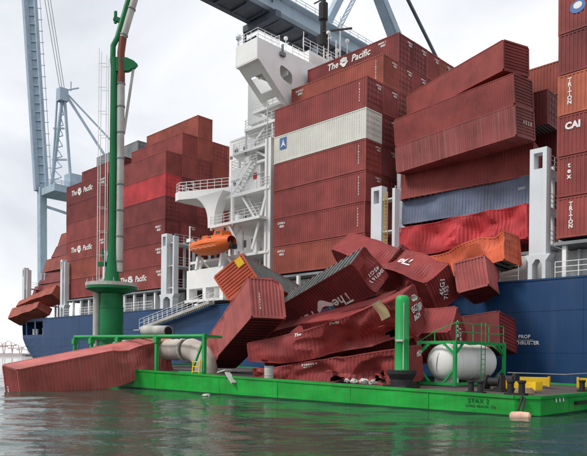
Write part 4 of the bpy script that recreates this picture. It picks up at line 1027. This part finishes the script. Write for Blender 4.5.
m.tube((TW/2, -TL/2 + 0.1, TH_ + 1.05), (-0.2, -TL/2 + 0.1, TH_ + 0.55), 0.03, n=6); m.tube((-0.2, -TL/2 + 0.1, TH_ + 0.55), (-TW/2, -TL/2 + 0.1, TH_), 0.03, n=6); m.tube((-0.2, -TL/2 + 0.1, TH_), (-0.2, -TL/2 + 0.1, TH_ + 0.55), 0.03, n=6)
m.build('top_railing', 'frame_green', tk)
m = MB(); m.box(0.5, TW/2 - 0.1, -TL/2 + 0.3, TL/2 - 0.3, TH_ - 0.04, TH_); m.lathe([(0, 0.12), (0.28, 0.12), (0.28, -0.02)], 14, (0, 0.4, zc + r_ + 0.05)); m.build('walkway', 'galvanised', tk)

# yellow beams and deck gear on the right end
dk = DK(22)
for (p0, p1, w_, h_, lab) in (((20.8, -13.9, dk + 0.30), (22.6, -14.4, dk + 0.30), 0.42, 0.34, 'thick yellow beam at the barge corner'),
                          ((18.9, -9.6, dk + 0.36), (20.9, -9.0, dk + 0.36), 0.55, 0.48, 'long yellow steel box beam lying across the barge end'),
                          ((22.4, -8.6, dk + 0.36), (23.1, -8.3, dk + 0.36), 0.5, 0.5, 'short yellow block beside the rear dark winch')):
    y_ = thing('yellow_beam', lab, 'beam'); m = MB(); m.bar(p0, p1, w_, h_); m.build('web', 'yellow', y_)
    d = (Vector(p1) - Vector(p0)).normalized(); m = MB()
    for f in (0, 1): c0 = Vector(p0).lerp(Vector(p1), f); m.bar(c0 - d * 0.05, c0 + d * 0.05, w_ + 0.1, h_ + 0.1)
    m.build('end_plate', 'yellow', y_)
def winch(x, y, lab, s_=1.0):
    t = thing('mooring_winch', lab, 'winch', (x, y, DK(x) - 0.06)); m = MB(); m.box(-0.55*s_, 0.55*s_, -0.35*s_, 0.35*s_, 0, 0.12); m.build('bed', 'black_steel', t)
    for sx in (-1, 1): m = MB(); m.prism([(-0.3*s_, 0.1), (0.3*s_, 0.1), (0.2*s_, 0.75*s_), (-0.2*s_, 0.75*s_)], sx*0.45*s_, sx*0.36*s_, 'X'); m.build('cheek', 'black_steel', t)
    m = MB(); m.lathe([(0, -0.36*s_), (0.33*s_, -0.35*s_), (0.33*s_, -0.3*s_), (0.2*s_, -0.28*s_), (0.2*s_, 0.28*s_), (0.33*s_, 0.3*s_), (0.33*s_, 0.35*s_), (0, 0.36*s_)], 16, (0, 0, 0.45*s_), 'X'); m.build('drum', 'black_steel', t)
winch(20.6, -15.2, 'black mooring winch on deck between tank and bollards', 1.1); winch(20.2, -12.8, 'dark winch behind the first yellow beam', 1.2); winch(23.3, -7.2, 'dark winch between the two rear yellow beams', 1.3)
def bollard(x, y, lab, s_=1.0, mt='black_steel'):
    t = thing('bollard', lab, 'bollard', (x, y, DK(x) - 0.06)); m = MB(); m.box(-0.5*s_, 0.5*s_, -0.25*s_, 0.25*s_, 0, 0.1); m.build('base_plate', mt, t)
    for sx in (-1, 1): m = MB(); m.lathe([(0.16*s_, 0.1), (0.15*s_, 0.55*s_), (0.2*s_, 0.6*s_), (0.2*s_, 0.7*s_), (0, 0.72*s_)], 12, (sx*0.28*s_, 0, 0)); m.build('post', mt, t)
bollard(22.6, -16.9, 'black twin bollard close to the barge corner'); bollard(21.0, -17.9, 'black twin bollard by the barge side beside the dark lettering', 0.9); bollard(23.6, -10.5, 'black twin bollard at the barge end', 0.9)
m = MB(); m.path([(21.0, -14.5, 1.9), (22.6, -11, 1.8), (23.8, -6, 1.95), (25, 0.5, 3.2)], 0.022, 6); tag(m.build('mooring_line', 'galvanised'), 'grey mooring line stretched over the barge end', 'rope')
fe = thing('fender', 'peach coloured float fender at the barge corner on the water', 'fender', (23.9, -19.25, 0.08), (0, 0, R(20)))
m = MB(); m.lathe([(0, -0.46), (0.12, -0.44), (0.2, -0.36), (0.22, 0), (0.2, 0.36), (0.12, 0.44), (0, 0.46)], 16, (0, 0, 0), 'X'); m.build('float', 'fender_peach', fe, smooth=True)
m = MB(); m.tube((-0.1, 0.1, 0.25), (0.05, 0.42, 0.9), 0.05); m.tube((0.1, 0.1, 0.25), (0.15, 0.42, 0.8), 0.05); m.build('chain', 'black_steel', fe)
f2 = thing('fender', 'small round float floating below the barge end', 'fender', (25.0, -13.0, 0.15)); m = MB(); m.lathe([(0, -0.25), (0.2, -0.18), (0.27, 0), (0.2, 0.18), (0, 0.25)], 12); m.build('float', 'fender_peach', f2, smooth=True)
m = MB(); m.tube((0, 0, 0.2), (-0.3, 0, 0.8), 0.03); m.build('chain', 'black_steel', f2)

# ------------------------------------------------------------------ the heap on the barge
G5 = 'wrecked containers heaped on the barge'
def hm(*marks): return lambda root, L, H, fn: [k(root, L, H, fn) for k in marks]
container('crushed red container slid half into the water off the end of the barge', 'wet_red', (-9.14, -21.75, 1.55), (7.6, -11.0, 91), L=13.2, H=2.9, centre=True, group=G5, rows=12,
          fn=crumple(41, 0.035, L=13.2, dents=(((4.6, -1.2, 1.8), 2.0, (0, 0.5, -0.2)), ((2.2, -1.2, 2.7), 1.3, (0.1, 0.25, -0.3)), ((5.8, -0.6, 0.8), 1.8, (-0.7, 0.2, 0.3)), ((3.3, -1.2, 0.6), 1.6, (0, -0.25, 0.3)))),
          marks=lambda root, L, H, fn: [add_text(root, '45G1', '-x', 0.6, 1.0, L, H, 0.4, fn, R(90))])
container('pale red container tipped end up beside the yellow ladder', 'heap_pink', (0.13, -14.97, 4.75), (-0.6, -16.9, -24), H=2.9, flip=True, centre=True, group=G5, rows=8, fcol='heap_dark',
          fn=crumple(43, 0.025, zsq=(0.86, 1.0), dents=(((-3.8, -1.2, 0.8), 1.4, (0, 0.35, 0)), ((-1, -1.2, 2.4), 1.0, (0, 0.15, 0)), ((6, 1.2, 2.8), 0.7, (-0.2, -0.15, -0.1)))), marks=lambda root, L, H, fn: [add_text(root, ch, '+x', -0.55, 1.7 - 0.2 * k, L, H, 0.2, fn) for k, ch in enumerate('204716')])
container('orange red container stood on its corner with ridged end below the lifeboat', 'orange_red', (-2.22, -10.03, 7.92), (126.8, -5.2, -67.2), H=2.9, flip=True, centre=True, group=G5, rows=4, fn=crumple(45, 0.03),
          marks=lambda root, L, H, fn: [mark_obj(MB().add([(-0.35, -0.3, 0), (0.35, -0.3, 0), (0.35, 0.3, 0), (-0.35, 0.3, 0)], [(0, 1, 2, 3)]).mesh('sticker'), 'yellow', root, face_m('+x', 0.75, 0.55, L, H), fn, 'sticker')])
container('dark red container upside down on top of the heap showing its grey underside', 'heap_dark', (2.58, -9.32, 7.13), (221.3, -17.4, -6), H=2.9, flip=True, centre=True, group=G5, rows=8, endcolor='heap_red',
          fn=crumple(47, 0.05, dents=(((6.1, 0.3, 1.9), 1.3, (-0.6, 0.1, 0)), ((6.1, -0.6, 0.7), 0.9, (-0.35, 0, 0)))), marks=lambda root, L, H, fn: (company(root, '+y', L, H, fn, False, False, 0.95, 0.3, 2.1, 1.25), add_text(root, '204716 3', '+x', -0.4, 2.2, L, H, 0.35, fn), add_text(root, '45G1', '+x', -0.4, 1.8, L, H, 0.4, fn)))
container('long bulging red container lying across the middle of the heap', 'heap_red', (8.8, -14.9, 4.55), (13, -8.0, 9), H=2.9, flip=True, centre=True, group=G5, rows=14, tears=(((4.6, -1.2, 0.4), 0.35),),
          fn=crumple(49, 0.09, bend=(-0.1, -0.30), twist=22, zsq=(0.46, 1.0), dents=(((1.5, -1.2, 0.6), 2.4, (0, 0.9, 0.2)), ((-3, -1.2, 1.0), 2.5, (0, -0.4, -0.1)), ((4.5, -1.2, 0.5), 2.0, (0, 0.9, 0.3)))),
          marks=lambda root, L, H, fn: (flap(root, (4.4, -1.2, 0.9), 0.9, 0.9, (0, -1, 0), fn, 'heap_pink', 3), flap(root, (-4.7, -1.2, 0.2), 0.7, 0.7, (0, -1, 0), fn, 'heap_red', 5), flap(root, (5.6, -1.2, 2.3), 0.8, 1.0, (0, -1, 0), fn, 'heap_pink', 7), add_text(root, 'The', '-y', -1.6, 2.66, L, H, 0.36, fn, 0, 0.18), add_text(root, 'Pacific', '-y', 1.2, 2.66, L, H, 0.36, fn, 0, 0.18), add_text(root, '45G1', '+x', 0.1, 1.6, L, H, 0.55, fn), add_text(root, '80624', '+x', 0.1, 1.1, L, H, 0.45, fn)))
container('flattened bright red container at the bottom of the heap along the barge edge', 'heap_red', (9.4, -15.3, 1.12), (6, -0.6, 1.5), H=2.9, flip=True, group=G5, rows=14, tears=(((1.6, -1.2, 0.35), 0.6), ((4.6, -1.2, 0.4), 0.5)),
          fn=crumple(52, 0.11, bend=(-0.3, -0.1), zsq=(0.30, 0.74), dents=(((0, -1.2, 1.2), 2.4, (0, 0.5, 0.2)), ((4.0, -1.2, 0.8), 1.6, (0, 0.7, 0.3)), ((-4, -1.2, 1.8), 2.2, (0, -0.45, -0.2)), ((2.2, -1.2, 0.3), 1.3, (0, -0.4, 0.2)))),
          marks=lambda root, L, H, fn: [flap(root, (1.5, -1.2, 1.1), 1.0, 0.9, (0, -1, 0), fn, 'heap_pink', 9), flap(root, (4.6, -1.2, 0.4), 0.7, 0.8, (0, -1, 0), fn, 'heap_red', 12), add_text(root, '318852 0', '-y', -0.6, 2.45, L, H, 0.34, fn, 0, 0, 0.03), add_text(root, '45G1', '-y', -0.8, 2.12, L, H, 0.30, fn)])
container('red container with ridged end sliding out of the heap behind the green column', 'heap_red', (6.78, -5.26, 9.53), (41.7, 19.2, -13.8), H=2.9, flip=True, centre=True, group=G5, rows=12, 
          fn=crumple(54, 0.16, dents=(((2, -1.2, 2.4), 1.6, (0, 0.4, -0.3)), ((4.9, -0.5, 2.9), 1.1, (0, 0.1, -0.4)), ((0.5, 0.2, 2.9), 1.4, (0, 0, -0.5)))), marks=lambda root, L, H, fn: (add_text(root, '45G1', '+x', 0.0, 1.75, L, H, 0.62, fn, R(60)), add_text(root, '7155', '+x', 0.1, 1.1, L, H, 0.55, fn, R(60)), company(root, 'top', L, H, fn, True, False) if False else add_text(root, 'The', 'top', 2.2, 0.1, L, H, 1.0, fn, R(180), 0.18)))
container('short red container stub wedged against the hull above the tank', 'heap_pink', (13.68, -4.15, 8.25), (11.3, -7.5, -77.5), L=4.0, H=2.3, centre=True, group=G5, rows=6, flip=True, fcol='heap_dark', fn=crumple(57, 0.04, L=4.0, H=2.3, ysq=(0.9, 0.92), dents=(((-1.9, 1.2, 0.4), 1.2, (0.3, -0.3, 0.4)),)))
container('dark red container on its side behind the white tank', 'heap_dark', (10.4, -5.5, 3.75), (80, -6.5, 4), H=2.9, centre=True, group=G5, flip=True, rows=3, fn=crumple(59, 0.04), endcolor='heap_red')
container('crumpled pink red container rolled between the green column and the tank', 'heap_red', (9.2, -10.6, 3.9), (38, -3, 12), H=2.8, centre=True, group=G5, flip=True, rows=10, fn=crumple(61, 0.16, twist=18),
          marks=lambda root, L, H, fn: (add_text(root, '9233', '+x', 0.0, 1.9, L, H, 0.6, fn, R(40)), add_text(root, '45G1', '+x', 0.0, 1.2, L, H, 0.55, fn, R(40))))
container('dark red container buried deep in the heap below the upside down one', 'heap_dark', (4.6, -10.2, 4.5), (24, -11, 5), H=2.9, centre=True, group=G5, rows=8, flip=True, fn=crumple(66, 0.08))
container('red battered container squeezed behind the long bulging one', 'heap_red', (9.4, -11.9, 4.55), (18, -7, 9), L=8.0, H=2.6, centre=True, group=G5, rows=8, flip=True, fn=crumple(68, 0.10, L=8.0, H=2.6))
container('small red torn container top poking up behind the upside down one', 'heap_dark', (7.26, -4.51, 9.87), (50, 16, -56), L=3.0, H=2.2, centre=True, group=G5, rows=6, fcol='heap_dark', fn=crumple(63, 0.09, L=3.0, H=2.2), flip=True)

# loose debris on the barge edge
def chunk(name, label, cat, mat, loc, size, seed, flat=1.0, rot=(0, 0, 0)):
    m = MB(); sd = Vector((seed, seed * 2.3, 0))
    def f(u, v):
        t, p = 2 * math.pi * u, math.pi * v; d = Vector((math.sin(p) * math.cos(t), math.sin(p) * math.sin(t), math.cos(p)))
        r = 1 + 0.7 * mnoise.noise(d * 1.7 + sd); return (d.x * r * size, d.y * r * size, d.z * r * size * flat)
    m.grid(f, 12, 8); o = m.build(name, mat, None, False, loc, rot); tag(o, label, cat); return o
GD = 'white torn cargo bags on the barge edge'
for k, (x, s_) in enumerate(((13.2, 0.16), (13.7, 0.20), (14.4, 0.25), (15.0, 0.18))):
    o = chunk('cargo_bag', ['smallest torn white bag, fourth away from the column base', 'torn white bag third away from the column base', 'largest torn white bag, second away from the column base', 'torn white bag touching the column base'][k], 'bag', 'scrap_white', (x, -18.3, DK(x) + 0.12 + s_ * 0.4), s_, k + 2, 0.7); o['group'] = GD
dr = thing('drum', 'white drum standing on the barge edge below the flattened container', 'drum', (6.6, -18.2, DK(6.6) - 0.04))
m = MB(); m.lathe([(0, 0), (0.3, 0), (0.3, 0.25), (0.32, 0.27), (0.3, 0.29), (0.3, 0.8), (0, 0.82)], 16); m.build('barrel', 'scrap_white', dr)
m = MB(); m.lathe([(0.32, 0.78), (0.34, 0.80), (0.32, 0.84)], 16); m.build('rim', 'slate_grey', dr)
m = MB(); m.grid(lambda u, v: (0.6 * u + 0.05 * math.sin(5 * v), 0.03 * math.sin(7 * u + 3 * v), 1.1 * v), 8, 10); m.grid(lambda u, v: (0.6 * u + 0.05 * math.sin(5 * v), 0.03 + 0.03 * math.sin(7 * u + 3 * v), 1.1 * v), 8, 10)
o = m.build('timber_panel', 'timber', None, True, (14.6, -17.0, 4.7), (R(15), R(-25), R(10))); tag(o, 'tan plywood sheet torn loose beside the green column', 'plywood')
def shred(label, loc, w_, h_, seed, rot):
    m = MB(); sd = Vector((seed * 1.7, seed, 0))
    def f(u, v, t=0.0):
        e_ = 1 - 0.5 * abs(mnoise.noise(Vector((v * 3, seed, 1))))
        p = Vector(((u - 0.5) * w_ * e_, t, -h_ * v * (0.7 + 0.5 * abs(mnoise.noise(Vector((u * 4, seed, 2)))))))
        d = mnoise.noise_vector(p * 3.1 + sd); return p + Vector([abs(c_) for c_ in d]) * 0.22
    m.grid(lambda u, v: f(u, v), 9, 12); m.grid(lambda u, v: f(u, v, 0.015), 9, 12)
    return tag(m.build('shredded_lining', 'scrap_white', None, False, loc, rot), label, 'debris', 'white shreds round the green column')
for k, (x, y, z, w_, h_) in enumerate(((16.6, -16.7, 6.0, 0.4, 0.35), (16.95, -16.7, 5.6, 0.3, 0.6), (17.1, -16.8, 3.0, 0.3, 0.5), (15.75, -17.0, 5.9, 0.25, 0.3))):
    shred(['white shredded lining beside the green column head on the tank side', 'longer white shred hanging below the column head', 'white shred low between the column and the tank', 'small white shred beside the tan plywood sheet'][k], (x, y, z), w_, h_, 11 + k, (0.3, 0.25, 0.7 + 0.4 * k))
o = chunk('white_reflection', 'small white reflection modelled as scrap floating on the water in front of the barge', 'debris', 'scrap_white', (3.2, -20.6, 0.04), 0.3, 31, 0.3)  # solid white lump stands for a small white reflection on the water
m = MB(); m.bar((3.5, -19.1, 1.55), (4.3, -19.2, 0.85), 0.35, 0.12); m.bar((2.4, -18.8, 1.5), (3.6, -19.1, 1.7), 0.5, 0.08); tag(m.build('bent_plate', 'scrap_white'), 'bent white plate hanging over the barge edge', 'debris')

# ------------------------------------------------------------------ cranes on the quay
def bx(m, p0, p1, w_, h_=None): m.bar(p0, p1, w_, h_)
c1 = thing('gantry_crane', 'blue grey quay crane whose dark boom passes above the ship bridge', 'crane', (0, 0, 0))
m = MB(); m.box(-31.6, -28.2, -30, 92, 50.2, 51.0); bo = m.build('boom', 'boom_dark', c1)
m = MB(); m.box(-32.4, -31.6, -30, 92, 50.0, 51.6); m.build('girder', 'boom_dark', bo)
m = MB(); m.box(-28.2, -27.3, -30, 92, 50.4, 52.2); m.build('girder', 'crane_blue', bo)
m = MB()
for k in range(40): y = -29 + 3 * k; m.box(-31.5, -28.3, y, y + 0.3, 49.9, 50.2)
m.build('cross_beam', 'boom_dark', bo)
m = MB(); m.rail([(-26.9, -30, 52.2), (-26.9, 60, 52.2)], 1.2, 2.0, 0.04); m.box(-27.3, -26.4, -30, 60, 52.1, 52.2); m.build('walkway', 'crane_blue', bo)
m = MB(); m.box(-33.2, -26.4, 13.6, 14.6, 49.0, 49.9); m.bar((-33.2, 14, 49.9), (-33.2, 14, 47.6), 0.35); m.bar((-33.2, 14, 47.6), (-32, 15.2, 48.6), 0.3); m.tube((-27, 13.5, 51), (-27, 13.5, 55), 0.12); m.tube((-26, 14.2, 51), (-26, 14.2, 56), 0.1); m.build('trolley', 'boom_dark', c1)
for x in (-38.5, -21.5):
    for y in (52, 82):
        m = MB(); m.box(x - 0.9, x + 0.9, y - 0.9, y + 0.9, 3.2, 46); m.build('leg', 'crane_blue', c1)
m = MB()
for x in (-38.5, -21.5): m.box(x - 0.6, x + 0.6, 53, 81, 16, 17.5); m.bar((x, 53, 17.5), (x, 81, 45), 0.9)
for y in (52, 82): m.box(-38.5, -21.5, y - 0.7, y + 0.7, 44, 46); m.box(-31, -29, y - 0.6, y + 0.6, 46, 50)
m.build('portal_beam', 'crane_blue', c1)
m = MB(); m.bar((-30, 24.5, 48.5), (-30, 40, 75.4), 1.1); m.bar((-30, 46.3, 58.4), (-30, 36.5, 70.0), 1.5, 1.5); m.bar((-29.0, 52, 52), (-30, 36, 70.5), 1.2); m.build('apex_frame', 'crane_blue', c1)
m = MB(); a0, a1 = Vector((-28, 27.5, 51.5)), Vector((-28, 37, 67.5)); 
for o_ in (-0.5, 0.5): m.bar(a0 + Vector((o_, 0, 0)), a1 + Vector((o_, 0, 0)), 0.16)
for k in range(16): m.bar(a0.lerp(a1, k / 16) + Vector((-0.5, 0, 0)), a0.lerp(a1, (k + 1) / 16) + Vector((0.5, 0, 0)), 0.12)
m.build('stair_truss', 'crane_blue', c1)
m = MB(); m.bar((-30, 36, 77.5), (-30, 62, 58.4), 0.45); m.build('backstay', 'boom_dark', c1)
c2 = thing('gantry_crane', 'pale blue quay crane with raised boom beyond the stern', 'crane', (0, 0, 0))
bt = Vector((-168.9, 39.3, 128)); bb = Vector((-165.0, 43.0, 55))
m = MB()
for o_, w_ in ((Vector((-0.95, -0.95, 0)), 1.5), (Vector((1.25, 1.25, 0)), 0.9)): m.bar(bb + o_, bt + o_, w_, 1.6)
m.bar(bb + Vector((-0.1, 0.4, 0)), bt + Vector((-0.1, 0.4, 0)), 2.6, 0.5, (0.7, -0.7, 0))
b2 = m.build('raised_boom', 'crane_blue', c2)
m = MB()
for k in range(26): c0 = bb.lerp(bt, k / 26); m.bar(c0 + Vector((-1.1, -1.1, 0)), c0 + Vector((1.1, 1.1, 0)), 0.5)
m.build('cross_beam', 'crane_blue', b2)
m = MB()
q0 = bb + Vector((2.4, 2.4, 0)); q1 = bt + Vector((2.4, 2.4, 0)); m.rail([q0, q1], 0.8, 6, 0.07)
for k in range(20): c0 = q0.lerp(q1, k / 20); m.bar(c0 - Vector((0.7, 0.7, 0)), c0 + Vector((0.3, 0.3, 0)), 0.15)
m.build('walkway', 'crane_blue', b2)
m = MB(); m.bar((-164.9, 43.2, 56), (-164.3, 43.7, 3.2), 2.2, 2.2); m.build('leg', 'crane_blue', c2)
m = MB(); m.bar((-152, 56, 58), (-152, 56, 3.2), 2.0, 2.0); m.build('leg', 'crane_blue', c2)
A_ = Vector((-160.2, 47.6, 86)); 
m = MB(); m.bar(A_, (-162.7, 45.2, 55), 0.8); m.bar(A_ + Vector((0.3, 0.3, 0)), (-158.2, 49.7, 56.5), 0.7); m.bar((-161.5, 46.4, 86), (-162.5, 45.4, 57), 0.5)
for k in range(9):
    f0, f1 = k / 9, (k + 1) / 9; p_ = lambda f: A_.lerp(Vector((-162.7, 45.2, 55)), f); q_ = lambda f: (A_ + Vector((0.3, 0.3, 0))).lerp(Vector((-160.4, 47.5, 56)), f)
    m.bar(p_(f0), q_(f1), 0.25); m.bar(q_(f1), p_(f1), 0.25)
m.bar((-162.3, 45.6, 75), (-159.8, 48, 75), 0.5); m.bar((-162.6, 45.4, 65), (-159.2, 48.6, 65), 0.5)
m.box(-161.6, -158.8, 46.0, 48.8, 83.5, 87.5); m.bar(A_ + Vector((0, 0, 1)), A_ + Vector((3.6, 3.6, 2.0)), 0.35); m.bar(A_ + Vector((1.8, 1.8, 1)), A_ + Vector((1.8, 1.8, 4)), 0.25); m.build('apex_frame', 'crane_blue', c2)
m = MB(); m.bar(A_ + Vector((0.8, 0.8, -0.5)), (-144, 64, 52), 0.8); m.bar(A_ + Vector((1.0, 1.0, 0)), (-143, 65, 62), 0.55); m.build('backstay', 'crane_blue', c2)
m = MB(); m.box(-166, -154.5, 42.5, 54.0, 53.2, 55.4); m.box(-159.5, -155.5, 48.0, 52.0, 55.4, 60.0); m.bar((-164, 44, 50), (-146, 62, 42), 0.8); m.rail([(-166, 42.5, 55.4), (-154.5, 42.5, 55.4), (-154.5, 54, 55.4)], 1.3, 2.5, 0.08); m.build('machinery_deck', 'crane_blue', c2)
m = MB()
for k, o_ in enumerate((2.0, 2.8, 3.4)): m.tube(A_ + Vector((-0.6 + 0.5 * k, -0.6 + 0.5 * k, 1)), bt + Vector((o_ + 0.6, o_ + 0.6, 0)), 0.10, n=4)
m.build('hoist_rope', 'slate_grey', c2)
# far shore structures
rng = random.Random(4)
for k in range(7):
    x = -560 + 14 * k + rng.uniform(-4, 4); y = 206 + rng.uniform(0, 12); w_ = rng.uniform(5, 11); h = rng.uniform(1.5, 3.6)
    t = thing('harbour_shed', ['small dull shed first in the row on the distant shore', 'second low shed on the distant shore', 'third low shed on the distant shore', 'middle low shed on the distant shore', 'fifth low shed on the distant shore', 'sixth low shed on the distant shore', 'low shed on the distant shore next to the ship stern'][k], 'shed', (x, y, 0.5), group='sheds on the distant shore')
    m = MB(); m.box(-w_/2, w_/2, -3, 3, 0, h); m.build('wall', ['shore_dull', 'brick', 'concrete'][k % 3], t); m = MB(); m.prism([(-w_/2 - 0.4, h), (w_/2 + 0.4, h), (0, h + 1.2)], -3.3, 3.3, 'Y'); m.build('roof', 'slate_grey', t)

for k, (x, y, h) in enumerate(((-1510, 545, 26), (-1492, 558, 30), (-1478, 570, 22), (-1462, 584, 18))):
    t = thing('harbour_crane', ['faint red and white crane first on the distant shore', 'tallest faint crane on the distant shore', 'third faint crane on the distant shore', 'lowest faint crane on the distant shore by the stern'][k], 'crane', (x, y, 0), group='faint cranes on the distant shore')
    for dx in (-7, 7):
        m = MB(); m.bar((dx, dx, -2), (dx * 0.6, dx * 0.6, h), 1.4); m.build('leg', 'far_red', t)
    m = MB(); m.bar((-14, -14, h * 0.72), (14, 14, h * 0.78), 1.6); m.bar((-14, -14, h * 0.72), (0, 0, h + 4), 0.8); m.bar((0, 0, h + 4), (14, 14, h * 0.78), 0.8); m.build('boom', 'far_red', t)
m = MB(); m.grid(lambda u, v: (-1900 + 900 * u, 520 + 420 * u * 0.6 + 60 * v, -1 if v == 0 else 3 + 5 * abs(mnoise.noise(Vector((u * 40, v, 0))))), 60, 2); struct(m.build('distant_shore', 'shore_dull'))

def coil(x, y, lab, mat, r0=0.45, n=4):
    t = thing('rope_coil', lab, 'rope', (x, y, DK(x) - 0.05))
    for j in range(n):
        m = MB(); R_ = r0 - 0.03 * j; m.path([(R_ * math.cos(2 * math.pi * k / 16), R_ * math.sin(2 * math.pi * k / 16), 0.05 + 0.075 * j) for k in range(17)], 0.045, 5); m.build('turn', mat, t)
coil(22.4, -15.6, 'tan rope coil lying by the black bollards', 'timber')
